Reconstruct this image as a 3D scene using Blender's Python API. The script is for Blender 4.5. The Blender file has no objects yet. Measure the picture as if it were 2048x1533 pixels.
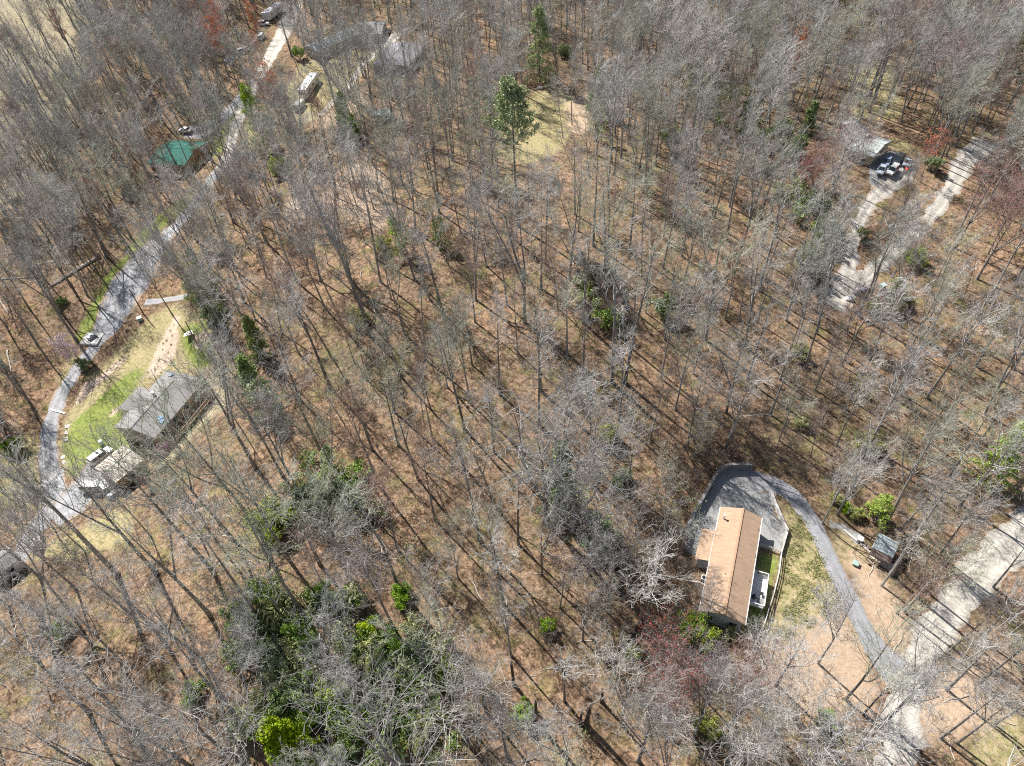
import bpy, math, random
import numpy as np
from mathutils import Vector, Matrix

sc = bpy.context.scene
COL = sc.collection
R_ = math.radians

# ------------------------------------------------------------------ camera, sky, sun, exposure
FPX, CX, CY = 1366.0, 1024.0, 766.5
CAM_H = 100.0
NAD = (1120.0 - CX, 2065.0 - CY)
TILT = math.atan(math.hypot(*NAD) / FPX)
ROLL = math.atan2(NAD[0], NAD[1])
_f = np.array([0, math.sin(TILT), -math.cos(TILT)])
_r0 = np.array([1., 0, 0]); _d0 = np.array([0, -math.cos(TILT), -math.sin(TILT)])
_c, _s = math.cos(ROLL), math.sin(ROLL)
CR = _c * _r0 + _s * _d0
CD = -_s * _r0 + _c * _d0
CO = np.array([0, 0, CAM_H])
cam = bpy.data.cameras.new('camera')
cam.sensor_fit = 'HORIZONTAL'; cam.sensor_width = 36.0
cam.lens = 36.0 * FPX / 2048.0
cam.clip_start = 0.5; cam.clip_end = 6000
cob = bpy.data.objects.new('camera', cam); COL.objects.link(cob)
cob.matrix_world = Matrix(((CR[0], -CD[0], -_f[0], 0), (CR[1], -CD[1], -_f[1], 0), (CR[2], -CD[2], -_f[2], CAM_H), (0, 0, 0, 1)))
sc.camera = cob

SHADOW_AZ = R_(-52); SUN_EL = R_(47)
SD = Vector((math.cos(SHADOW_AZ) * math.cos(SUN_EL), math.sin(SHADOW_AZ) * math.cos(SUN_EL), -math.sin(SUN_EL)))
w = bpy.data.worlds.new('World'); sc.world = w; w.use_nodes = True
nt = w.node_tree
sky = nt.nodes.new('ShaderNodeTexSky'); sky.sky_type = 'NISHITA'; sky.sun_disc = False
sky.sun_elevation = SUN_EL; sky.sun_rotation = math.atan2(-SD.x, -SD.y) % (2 * math.pi)
bg = nt.nodes['Background']; bg.inputs['Strength'].default_value = 0.058
nt.links.new(sky.outputs[0], bg.inputs['Color'])
sl = bpy.data.lights.new('sun', 'SUN'); sl.energy = 5.0; sl.angle = R_(0.5); sl.color = (1.0, 0.965, 0.915)
so = bpy.data.objects.new('sun', sl); COL.objects.link(so)
so.rotation_euler = SD.to_track_quat('-Z', 'Y').to_euler(); so.location = (-60, 60, 160)
sc.view_settings.view_transform = 'Standard'; sc.view_settings.look = 'None'
sc.view_settings.exposure = 0.92; sc.view_settings.gamma = 1.0
sc.cycles.max_bounces = 5; sc.cycles.diffuse_bounces = 3; sc.cycles.transparent_max_bounces = 4
sc.cycles.use_denoising = False
sc.cycles.filter_width = 1.1

rng = np.random.default_rng(11)
random.seed(5)

# ------------------------------------------------------------------ terrain
BUMPS = [  # x, y, height, sx, sy
    (5, 140, 9, 60, 55), (-95, 95, -9, 40, 50), (-130, 190, -5, 60, 60), (120, 190, 6, 60, 60),
    (-20, 260, 5, 60, 60), (80, 45, -3, 40, 30), (20, 62, -2.5, 10, 14), (-40, 45, 4, 25, 25), (150, 300, 10, 90, 70),
    (-200, 330, 14, 90, 70), (30, 20, -1, 20, 20)]
PADS = []

def smooth(a, b, x):
    t = np.clip((x - a) / (b - a), 0, 1)
    return t * t * (3 - 2 * t)

def G(x, y):
    x = np.asarray(x, float); y = np.asarray(y, float)
    z = np.zeros(np.broadcast(x, y).shape)
    for bx, by, h, sx, sy in BUMPS:
        z = z + h * np.exp(-((x - bx) / sx) ** 2 - ((y - by) / sy) ** 2)
    z = z + 0.5 * np.sin(x / 17 + 1.3 * np.sin(y / 31)) * np.cos(y / 21 + .6) + .25 * np.sin(x / 7.1 + y / 11) * np.sin(y / 8.3)
    z = z + 25 * smooth(420, 1500, np.hypot(x, y)) * (1 + .5 * np.sin(np.arctan2(y, x) * 5))
    for px_, py_, r0, r1, h in PADS:
        k = 1 - smooth(r0, r1, np.hypot(x - px_, y - py_))
        z = z * (1 - k) + h * k
    return z

def ray(px, py):
    return _f + ((px - CX) / FPX) * CR + ((py - CY) / FPX) * CD

def P(px, py, h=0.0):
    """world point h metres above the ground seen at pixel px,py of the 2048 wide photograph"""
    v = ray(px, py); k = 100.0
    for _ in range(60):
        q = CO + k * v
        k2 = (CAM_H - (float(G(q[0], q[1])) + h)) / -v[2]
        k = .5 * k + .5 * k2
    q = CO + k * v
    return np.array([q[0], q[1], float(G(q[0], q[1])) + h])

def proj(p):
    d = np.asarray(p, float) - CO
    z = d @ _f
    return CX + FPX * (d @ CR) / z, CY + FPX * (d @ CD) / z

def V(a): return Vector((float(a[0]), float(a[1]), float(a[2])))

for px_, py_, r0, r1 in [(1463, 1120, 12, 24), (310, 800, 12, 22), (235, 930, 6, 14), (355, 305, 10, 18), (1740, 290, 12, 22), (1770, 1100, 5, 10)]:
    q = P(px_, py_); PADS.append((q[0], q[1], r0, r1, q[2]))

# ------------------------------------------------------------------ materials
MATS = {}
def nodes(m):
    m.use_nodes = True
    return m.node_tree.nodes, m.node_tree.links, m.node_tree.nodes['Principled BSDF']

def mat(name, c1, c2=None, rough=.8, scale=2.0, detail=6, bump=0.0, bscale=None, metal=0, vary=0.0, stretch=None, spec=.3, rr=(.35, .65), wave=None):
    """procedural surface: two colours mixed by noise, per-object variation, bump"""
    if name in MATS: return MATS[name]
    m = bpy.data.materials.new(name); MATS[name] = m
    N, L, b = nodes(m)
    b.inputs['Roughness'].default_value = rough; b.inputs['Metallic'].default_value = metal
    b.inputs['Specular IOR Level'].default_value = spec
    c2 = c2 or tuple(v * .75 for v in c1)
    tc = N.new('ShaderNodeTexCoord'); mp = N.new('ShaderNodeMapping'); L.new(tc.outputs['Object'], mp.inputs[0])
    if stretch: mp.inputs['Scale'].default_value = stretch
    no = N.new('ShaderNodeTexNoise'); no.inputs['Scale'].default_value = scale; no.inputs['Detail'].default_value = detail; no.inputs['Roughness'].default_value = .65
    L.new(mp.outputs[0], no.inputs['Vector'])
    cr = N.new('ShaderNodeValToRGB'); cr.color_ramp.elements[0].position = rr[0]; cr.color_ramp.elements[1].position = rr[1]
    cr.color_ramp.elements[0].color = (*c2, 1); cr.color_ramp.elements[1].color = (*c1, 1)
    L.new(no.outputs['Fac'], cr.inputs[0]); out = cr.outputs[0]
    if wave:   # (axis, scale, darkening)
        wv = N.new('ShaderNodeTexWave'); wv.bands_direction = wave[0]; wv.inputs['Scale'].default_value = wave[1]
        wv.inputs['Distortion'].default_value = .3; wv.inputs['Detail Scale'].default_value = 3
        L.new(tc.outputs['Object'], wv.inputs['Vector'])
        r2 = N.new('ShaderNodeValToRGB'); r2.color_ramp.elements[0].position = .02; r2.color_ramp.elements[1].position = .18
        r2.color_ramp.elements[0].color = (wave[2],) * 3 + (1,); r2.color_ramp.elements[1].color = (1, 1, 1, 1)
        L.new(wv.outputs['Fac'], r2.inputs[0])
        mx = N.new('ShaderNodeMix'); mx.data_type = 'RGBA'; mx.blend_type = 'MULTIPLY'; mx.inputs[0].default_value = 1
        L.new(out, mx.inputs[6]); L.new(r2.outputs[0], mx.inputs[7]); out = mx.outputs[2]
    if vary:
        oi = N.new('ShaderNodeObjectInfo'); mr = N.new('ShaderNodeMapRange'); mr.inputs[3].default_value = 1 - vary; mr.inputs[4].default_value = 1 + vary
        L.new(oi.outputs['Random'], mr.inputs[0])
        hs = N.new('ShaderNodeHueSaturation'); L.new(mr.outputs[0], hs.inputs['Value']); L.new(out, hs.inputs['Color'])
        m2 = N.new('ShaderNodeMath'); m2.operation = 'MULTIPLY_ADD'; m2.inputs[1].default_value = .9; m2.inputs[2].default_value = .6
        fr = N.new('ShaderNodeMath'); fr.operation = 'FRACT'; m3 = N.new('ShaderNodeMath'); m3.operation = 'MULTIPLY'; m3.inputs[1].default_value = 7.31
        L.new(oi.outputs['Random'], m3.inputs[0]); L.new(m3.outputs[0], fr.inputs[0]); L.new(fr.outputs[0], m2.inputs[0]); L.new(m2.outputs[0], hs.inputs['Saturation'])
        out = hs.outputs[0]
    L.new(out, b.inputs['Base Color'])
    if bump:
        n2 = N.new('ShaderNodeTexNoise'); n2.inputs['Scale'].default_value = bscale or scale * 3; n2.inputs['Detail'].default_value = 6
        L.new(mp.outputs[0], n2.inputs['Vector'])
        bp = N.new('ShaderNodeBump'); bp.inputs['Strength'].default_value = bump; bp.inputs['Distance'].default_value = .1
        L.new(n2.outputs['Fac'], bp.inputs['Height']); L.new(bp.outputs[0], b.inputs['Normal'])
    return m

def leafmat(name, c1, c2, trans=.25, rough=.55):
    if name in MATS: return MATS[name]
    m = mat(name, c1, c2, rough=rough, scale=1.3, detail=4, vary=.12, rr=(.3, .7))
    return m

def ground_material():
    m = bpy.data.materials.new('leaf_litter_ground'); N, L, b = nodes(m)
    b.inputs['Roughness'].default_value = .95; b.inputs['Specular IOR Level'].default_value = .1
    tc = N.new('ShaderNodeTexCoord')
    def noise(s, d=6, r=.6, dist=0):
        n = N.new('ShaderNodeTexNoise'); n.inputs['Scale'].default_value = s; n.inputs['Detail'].default_value = d
        n.inputs['Roughness'].default_value = r; n.inputs['Distortion'].default_value = dist
        L.new(tc.outputs['Object'], n.inputs['Vector']); return n.outputs['Fac']
    def ramp(f, *st):
        r = N.new('ShaderNodeValToRGB'); e = r.color_ramp.elements
        while len(e) < len(st): e.new(.5)
        for k, (p_, c) in enumerate(st): e[k].position = p_; e[k].color = (*c, 1)
        L.new(f, r.inputs[0]); return r.outputs[0]
    def mix(f, a, c, bt='MIX'):
        x = N.new('ShaderNodeMix'); x.data_type = 'RGBA'; x.blend_type = bt
        if isinstance(f, float): x.inputs[0].default_value = f
        else: L.new(f, x.inputs[0])
        L.new(a, x.inputs[6]); L.new(c, x.inputs[7]); return x.outputs[2]
    def mth(op, a, b_=None):
        x = N.new('ShaderNodeMath'); x.operation = op
        for k, v in enumerate((a, b_)):
            if v is None: continue
            if isinstance(v, (int, float)): x.inputs[k].default_value = v
            else: L.new(v, x.inputs[k])
        return x.outputs[0]
    vo = N.new('ShaderNodeTexVoronoi'); vo.inputs['Scale'].default_value = 3.2; L.new(tc.outputs['Object'], vo.inputs['Vector'])
    vo2 = N.new('ShaderNodeTexVoronoi'); vo2.inputs['Scale'].default_value = 1.5; L.new(tc.outputs['Object'], vo2.inputs['Vector'])
    sep = N.new('ShaderNodeSeparateColor'); L.new(vo.outputs['Color'], sep.inputs[0])
    fine = noise(3.6, 8, .78, .4); mid = noise(.8, 8, .72, .6); big = noise(.045, 4, .6)
    leaf = ramp(fine, (.34, (.06, .042, .03)), (.44, (.20, .145, .10)), (.55, (.38, .28, .20)), (.68, (.60, .47, .36)))
    leaf2 = ramp(sep.outputs[0], (.0, (.12, .08, .055)), (.45, (.32, .22, .14)), (.8, (.46, .30, .19)), (1, (.62, .48, .36)))
    leaf = mix(.3, leaf, leaf2)
    mt = ramp(mid, (.38, (.24, .215, .20)), (.48, (.66, .62, .60)), (.60, (1.05, 1.0, .96)))
    leaf = mix(1.0, leaf, mt, 'MULTIPLY')
    bt = ramp(big, (.38, (.72, .75, .74)), (.62, (1.06, 1.0, .95)))
    leaf = mix(1.0, leaf, bt, 'MULTIPLY')
    # moss / weeds showing through the leaves
    mossf = ramp(noise(.22, 7, .75), (.5, (0, 0, 0)), (.68, (.6, .6, .6)))
    moss = ramp(fine, (.35, (.07, .08, .02)), (.65, (.27, .28, .09)))
    leaf = mix(mossf, leaf, moss)
    zn = N.new('ShaderNodeAttribute'); zn.attribute_name = 'zone'; zs = N.new('ShaderNodeSeparateColor'); L.new(zn.outputs['Color'], zs.inputs[0])
    zn2 = N.new('ShaderNodeAttribute'); zn2.attribute_name = 'zone_b'; zs2 = N.new('ShaderNodeSeparateColor'); L.new(zn2.outputs['Color'], zs2.inputs[0])
    edge = mth('SUBTRACT', noise(.55, 6, .75), .5)
    def zmask(ch, soft=.25, amp=1.1):
        v = mth('ADD', ch, mth('MULTIPLY', edge, amp))
        mr = N.new('ShaderNodeMapRange'); mr.interpolation_type = 'SMOOTHSTEP'; mr.inputs[1].default_value = .5 - soft; mr.inputs[2].default_value = .5 + soft
        L.new(v, mr.inputs[0]); g = mth('GREATER_THAN', ch, .02)
        return mth('MULTIPLY', mr.outputs[0], g)
    gn = noise(1.6, 8, .8)
    straw = ramp(gn, (.3, (.15, .12, .07)), (.5, (.33, .28, .18)), (.7, (.50, .44, .31)))
    olive = ramp(gn, (.3, (.13, .125, .05)), (.45, (.25, .235, .10)), (.54, (.37, .295, .175)), (.7, (.47, .385, .265)))
    green = ramp(gn, (.3, (.09, .12, .03)), (.48, (.19, .235, .055)), (.6, (.29, .30, .10)), (.72, (.40, .37, .19)))
    pale = ramp(gn, (.3, (.32, .23, .16)), (.52, (.56, .43, .33)), (.75, (.70, .58, .47)))
    dirt = ramp(gn, (.3, (.30, .215, .15)), (.5, (.43, .32, .225)), (.75, (.54, .42, .31)))
    grav = ramp(noise(5, 6, .85), (.3, (.18, .18, .175)), (.55, (.32, .32, .31)), (.75, (.48, .48, .46)))
    c = leaf
    c = mix(zmask(zs.outputs[2], .3), c, straw)
    c = mix(zmask(zs.outputs[1], .35, 1.3), c, olive)
    c = mix(zmask(zs.outputs[0], .3, 1.1), c, green)
    c = mix(zmask(zs2.outputs[1], .35, 1.3), c, dirt)
    c = mix(zmask(zs2.outputs[0], .3, 1.0), c, pale)
    c = mix(zmask(zs2.outputs[2], .12, .35), c, grav)
    L.new(c, b.inputs['Base Color'])
    h = mth('ADD', mth('MULTIPLY', fine, .8), mth('MULTIPLY', vo.outputs['Distance'], .15))
    bp = N.new('ShaderNodeBump'); bp.inputs['Strength'].default_value = .75; bp.inputs['Distance'].default_value = .2
    L.new(h, bp.inputs['Height']); L.new(bp.outputs[0], b.inputs['Normal'])
    return m

# ------------------------------------------------------------------ object helpers
def tag(o, label=None, cat=None, group=None, kind=None):
    if label: o['label'] = label
    if cat: o['category'] = cat
    if group: o['group'] = group
    if kind: o['kind'] = kind
    return o

def empty(name, loc, rz=0, label=None, cat=None, group=None):
    e = bpy.data.objects.new(name, None); COL.objects.link(e); e.location = loc; e.rotation_euler = (0, 0, rz)
    e.empty_display_size = .5
    return tag(e, label, cat, group)

class MB:
    """collects boxes, prisms and tubes and links them as one mesh object"""
    def __init__(s): s.v = []; s.f = []; s.mi = []; s.cur = 0
    def add(s, vs, fs):
        b = len(s.v); s.v += [tuple(float(c) for c in q) for q in vs]; s.f += [tuple(b + i for i in f) for f in fs]; s.mi += [s.cur] * len(fs); return s
    def box(s, c, d, rz=0, taper=1.0, tilt=None):
        x, y, z = (k / 2 for k in d); t = taper
        vs = [Vector((sx * x * (t if sz > 0 else 1), sy * y * (t if sz > 0 else 1), sz * z)) for sz in (-1, 1) for sx, sy in ((-1, -1), (1, -1), (1, 1), (-1, 1))]
        M = Matrix.Rotation(rz, 3, 'Z')
        if tilt: M = M @ Matrix.Rotation(tilt[0], 3, 'X') @ Matrix.Rotation(tilt[1], 3, 'Y')
        vs = [M @ q + Vector(c) for q in vs]
        return s.add(vs, [(3, 2, 1, 0), (4, 5, 6, 7), (0, 1, 5, 4), (1, 2, 6, 5), (2, 3, 7, 6), (3, 0, 4, 7)])
    def bar(s, a, b, w, h=None):
        a, b = Vector(a), Vector(b); h = h or w; d = (b - a); n = d.normalized()
        up = Vector((0, 0, 1)) if abs(n.z) < .95 else Vector((1, 0, 0))
        u = n.cross(up).normalized() * w / 2; q = u.cross(n).normalized() * h / 2
        vs = [p + su * u + sv * q for p in (a, b) for su, sv in ((-1, -1), (1, -1), (1, 1), (-1, 1))]
        return s.add(vs, [(0, 1, 2, 3), (7, 6, 5, 4), (0, 4, 5, 1), (1, 5, 6, 2), (2, 6, 7, 3), (3, 7, 4, 0)])
    def tube(s, pts, rad, n=8, cap=True):
        pts = [Vector(p) for p in pts]; rad = [float(r_) for r_ in rad] if isinstance(rad, (list, tuple)) else [float(rad)] * len(pts); vs = []; fs = []
        for i, p in enumerate(pts):
            t = (pts[min(i + 1, len(pts) - 1)] - pts[max(i - 1, 0)]).normalized()
            up = Vector((0, 0, 1)) if abs(t.z) < .9 else Vector((1, 0, 0))
            u = t.cross(up).normalized(); q = u.cross(t)
            for k in range(n):
                a = 2 * math.pi * k / n; vs.append(p + rad[i] * (math.cos(a) * u + math.sin(a) * q))
        for i in range(len(pts) - 1):
            for k in range(n): fs.append((i * n + k, (i + 1) * n + k, (i + 1) * n + (k + 1) % n, i * n + (k + 1) % n))
        if cap: fs += [tuple(range(n)), tuple(range(len(vs) - 1, len(vs) - n - 1, -1))]
        return s.add(vs, fs)
    def prism(s, prof, a, b):
        """prof: list of (y,z) ; extruded along x from a to b"""
        n = len(prof); vs = [(a, y, z) for y, z in prof] + [(b, y, z) for y, z in prof]
        return s.add(vs, [tuple(range(n - 1, -1, -1)), tuple(range(n, 2 * n))] + [(k, (k + 1) % n, n + (k + 1) % n, n + k) for k in range(n)])
    def build(s, name, m, parent=None, smooth_=False, bevel=0):
        me = bpy.data.meshes.new(name); me.from_pydata(s.v, [], s.f); me.update()
        for x in (m if isinstance(m, (list, tuple)) else [m]): me.materials.append(x)
        if isinstance(m, (list, tuple)): me.polygons.foreach_set('material_index', s.mi)
        if smooth_: me.polygons.foreach_set('use_smooth', [True] * len(me.polygons))
        o = bpy.data.objects.new(name, me); COL.objects.link(o)
        if bevel:
            bm = o.modifiers.new('bevel', 'BEVEL'); bm.width = bevel; bm.segments = 2; bm.limit_method = 'ANGLE'
        if parent is not None: o.parent = parent
        return o

def npmesh(name, v, f, m, smooth_=False, parent=None, mi=None, link=True):
    """numpy verts (n,3), quads (m,4) -> object"""
    me = bpy.data.meshes.new(name)
    me.vertices.add(len(v)); me.vertices.foreach_set('co', np.asarray(v, np.float32).ravel())
    k = f.shape[1]
    me.loops.add(f.size); me.loops.foreach_set('vertex_index', f.astype(np.int32).ravel())
    me.polygons.add(len(f)); me.polygons.foreach_set('loop_start', np.arange(0, f.size, k, dtype=np.int32))
    me.polygons.foreach_set('loop_total', np.full(len(f), k, np.int32))
    if mi is not None: me.polygons.foreach_set('material_index', mi.astype(np.int32))
    if smooth_: me.polygons.foreach_set('use_smooth', np.ones(len(f), bool))
    me.update(calc_edges=True)
    for x in (m if isinstance(m, (list, tuple)) else [m]): me.materials.append(x)
    if not link: return me
    o = bpy.data.objects.new(name, me); COL.objects.link(o)
    if parent is not None: o.parent = parent
    return o

def copy_tree(o, parent=None):
    c = o.copy(); COL.objects.link(c)
    if parent is not None: c.parent = parent
    for ch in list(o.children): copy_tree(ch, c)
    return c

# ------------------------------------------------------------------ ground with zones of grass, beds and bare earth
gx = np.concatenate([[-3500, -2200, -1400, -900, -600, -430, -340, -300], np.arange(-280, 261, 1.0), [275, 310, 380, 500, 700, 1000, 1500, 2300, 3500]])
gy = np.concatenate([[-3000, -1900, -1100, -600, -300, -120, -50, -20], np.arange(-6, 381, 1.0), [395, 420, 470, 560, 700, 950, 1400, 2200, 3500]])
XX, YY = np.meshgrid(gx, gy); ZZ = G(XX, YY)
nx, ny = len(gx), len(gy)
gv = np.stack([XX.ravel(), YY.ravel(), ZZ.ravel()], 1)
ii = np.arange(nx * ny).reshape(ny, nx)
gf = np.stack([ii[:-1, :-1].ravel(), ii[:-1, 1:].ravel(), ii[1:, 1:].ravel(), ii[1:, :-1].ravel()], 1)
ground = npmesh('ground', gv, gf, ground_material(), smooth_=True); tag(ground, kind='structure')

def polyw(pts): return np.array([P(x, y)[:2] for x, y in pts])
def inside(poly, X, Y):
    r = np.zeros(X.shape, bool); n = len(poly)
    for i in range(n):
        x0, y0 = poly[i]; x1, y1 = poly[(i + 1) % n]
        c = ((y0 > Y) != (y1 > Y)) & (X < (x1 - x0) * (Y - y0) / (y1 - y0 + 1e-12) + x0)
        r ^= c
    return r
ZONES = {
 'green': [[(262, 508), (250, 560), (222, 612), (203, 660), (176, 692), (152, 692), (160, 650), (190, 600), (212, 552), (240, 518)],
           [(262, 512), (300, 478), (350, 435), (398, 398), (382, 384), (330, 418), (285, 462), (255, 500)],
           [(126, 905), (140, 850), (180, 815), (215, 780), (262, 740), (290, 735), (262, 790), (245, 830), (238, 862), (292, 905), (240, 912), (190, 905), (168, 940), (138, 960)], [(370, 650), (425, 640), (425, 730), (385, 735), (365, 690)],
           [(1527, 1098), (1562, 1110), (1534, 1196), (1512, 1262), (1485, 1290), (1480, 1262), (1500, 1180)],
           [(455, 228), (482, 205), (470, 245), (442, 305), (428, 325), (430, 285)],
           [(738, 125), (760, 98), (790, 70), (800, 78), (760, 118), (742, 140)]],
 'olive': [[(150, 810), (172, 770), (215, 722), (262, 672), (300, 636), (345, 606), (425, 640), (436, 700), (420, 745), (330, 750), (292, 775), (240, 800), (170, 870), (130, 960), (118, 900), (128, 840)],
           [(1574, 1000), (1622, 1045), (1660, 1120), (1690, 1205), (1640, 1262), (1560, 1290), (1512, 1300), (1548, 1200), (1570, 1100)],
           [(985, 310), (1010, 235), (1070, 182), (1140, 180), (1160, 235), (1120, 300), (1060, 330)],
           [(30, 870), (92, 870), (84, 960), (60, 1032), (0, 1005), (0, 930)], [(130, 1072), (262, 1005), (262, 1085), (170, 1110), (40, 1120)],
           [(560, 215), (600, 130), (700, 90), (760, 110), (700, 180), (640, 225)], [(480, 245), (505, 245), (520, 300), (478, 320)],
           [(110, 760), (150, 700), (175, 700), (130, 790)],
           [(1690, 130), (1790, 120), (1800, 240), (1700, 240)], [(1775, 278), (1815, 280), (1835, 305), (1800, 308), (1778, 296)], [(1540, 980), (1575, 1000), (1620, 1060), (1580, 1060)],
           [(1665, 1050), (1720, 1090), (1760, 1160), (1700, 1150), (1672, 1090)], [(1990, 1400), (2048, 1380), (2048, 1533), (1900, 1533)]],
 'straw': [[(-60, -40), (190, -40), (200, 60), (150, 200), (120, 300), (70, 380), (-60, 430)], [(560, 210), (640, 200), (640, 240), (570, 250)], [(425, 690), (470, 720), (470, 800), (400, 850), (330, 960), (300, 920), (400, 800)]],
 'pale': [[(352, 630), (362, 634), (352, 690), (332, 742), (292, 767), (300, 722), (326, 672)], [(150, 812), (164, 770), (214, 742), (246, 712), (252, 724), (204, 764), (160, 806)],
          [(392, 664), (426, 664), (402, 702), (380, 690)], [(213, 833), (240, 806), (243, 815), (220, 838)], [(246, 886), (300, 908), (298, 914), (244, 896)], [(1745, 1095), (1757, 1083), (1760, 1096)]],
 'dirt': [[(690, 325), (760, 335), (795, 420), (765, 470), (700, 430), (640, 400)], [(570, 400), (650, 395), (640, 430), (575, 440)], [(620, 250), (720, 190), (740, 205), (650, 262)],
          [(1660, 1060), (1730, 1110), (1800, 1200), (1840, 1300), (1790, 1340), (1740, 1240), (1700, 1150)], [(1520, 1300), (1690, 1210), (1740, 1300), (1750, 1420), (1600, 1440), (1540, 1400)],
          [(1130, 210), (1180, 175), (1185, 260), (1140, 270)], [(1820, 1390), (1960, 1300), (2048, 1300), (2048, 1420), (1850, 1500)]],
 'gravel': [[(1503, 938), (1560, 960), (1545, 1000), (1573, 1068), (1562, 1108), (1524, 1092), (1500, 1100), (1400, 1120), (1366, 1098), (1373, 1060), (1392, 1026), (1418, 982), (1433, 954), (1452, 941)],
            [(1645, 1033), (1680, 1046), (1720, 1072), (1735, 1085), (1715, 1090), (1690, 1068), (1660, 1052)], [(1738, 318), (1790, 300), (1835, 330), (1815, 372), (1760, 390), (1738, 360)],
            [(1404, 1130), (1414, 1130), (1406, 1180), (1396, 1180)]],
}
ch = {}
for zn, polys in ZONES.items():
    a = np.zeros(XX.shape)
    for p_ in polys:
        wp = polyw(p_); a = np.maximum(a, inside(wp, XX, YY).astype(float))
    k = {'green': 3, 'olive': 6, 'straw': 10, 'dirt': 10}.get(zn, 1)
    for _ in range(k):
        b_ = a.copy(); b_[1:-1, 1:-1] = (a[1:-1, 1:-1] * 2 + a[:-2, 1:-1] + a[2:, 1:-1] + a[1:-1, :-2] + a[1:-1, 2:]) / 6; a = b_
    ch[zn] = a.ravel()
def colattr(name, r, g, b_):
    at = ground.data.color_attributes.new(name, 'FLOAT_COLOR', 'POINT')
    at.data.foreach_set('color', np.stack([r, g, b_, np.ones_like(r)], 1).astype(np.float32).ravel())
colattr('zone', ch['green'], ch['olive'], ch['straw']); colattr('zone_b', ch['pale'], ch['dirt'], ch['gravel'])

# ------------------------------------------------------------------ roads: ribbons laid on the ground
def roadmat(name, c1, c2, edge=.75, scale=1.2, track=.18, edgecol=((.20, .145, .10), (.46, .34, .24))):
    m = mat(name, c1, c2, scale=scale, detail=10, bump=.4, bscale=9, rough=.93, rr=(.3, .7)); N, L, b = nodes(m)
    src_ = b.inputs['Base Color'].links[0].from_socket
    at = N.new('ShaderNodeAttribute'); at.attribute_name = 'across'; tc = N.new('ShaderNodeTexCoord')
    no = N.new('ShaderNodeTexNoise'); no.inputs['Scale'].default_value = .5; no.inputs['Detail'].default_value = 8; no.inputs['Roughness'].default_value = .75; L.new(tc.outputs['Object'], no.inputs['Vector'])
    n2 = N.new('ShaderNodeTexNoise'); n2.inputs['Scale'].default_value = 3; n2.inputs['Detail'].default_value = 8; L.new(tc.outputs['Object'], n2.inputs['Vector'])
    tr = N.new('ShaderNodeValToRGB'); e = tr.color_ramp.elements
    while len(e) < 5: e.new(.5)
    for k, (p_, v) in enumerate(((0, 1 - track * 1.2), (.22, 1 - track), (.45, 1.08), (.68, 1 - track * .6), (1, 1 - track * 1.3))): e[k].position = p_; e[k].color = (v, v, v, 1)
    L.new(at.outputs['Fac'], tr.inputs[0])
    mx = N.new('ShaderNodeMix'); mx.data_type = 'RGBA'; mx.blend_type = 'MULTIPLY'; mx.inputs[0].default_value = 1; L.new(src_, mx.inputs[6]); L.new(tr.outputs[0], mx.inputs[7])
    lf = N.new('ShaderNodeValToRGB'); lf.color_ramp.elements[0].position = .4; lf.color_ramp.elements[1].position = .62; lf.color_ramp.elements[0].color = (*edgecol[0], 1); lf.color_ramp.elements[1].color = (*edgecol[1], 1); L.new(n2.outputs['Fac'], lf.inputs[0])
    a = N.new('ShaderNodeMath'); a.operation = 'MULTIPLY_ADD'; a.inputs[1].default_value = 1.5; L.new(no.outputs['Fac'], a.inputs[0]); L.new(at.outputs['Fac'], a.inputs[2])
    mr = N.new('ShaderNodeMapRange'); mr.inputs[1].default_value = .75 + edge - .12; mr.inputs[2].default_value = .75 + edge + .16; L.new(a.outputs[0], mr.inputs[0])
    m2 = N.new('ShaderNodeMix'); m2.data_type = 'RGBA'; L.new(mr.outputs[0], m2.inputs[0]); L.new(mx.outputs[2], m2.inputs[6]); L.new(lf.outputs[0], m2.inputs[7]); L.new(m2.outputs[2], b.inputs['Base Color'])
    return m
m_gravel = roadmat('grey_gravel', (.40, .40, .40), (.26, .26, .27), .85, 1.6, .12)
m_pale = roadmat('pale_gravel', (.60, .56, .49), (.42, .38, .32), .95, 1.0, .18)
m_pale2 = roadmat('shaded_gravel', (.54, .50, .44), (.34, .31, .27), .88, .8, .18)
m_asph = roadmat('worn_asphalt', (.31, .31, .32), (.23, .23, .24), .97, .9, .07)
m_conc = mat('concrete', (.58, .57, .54), (.46, .45, .42), scale=.7, detail=8, bump=.1, rough=.85)
ROADPTS = []
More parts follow.
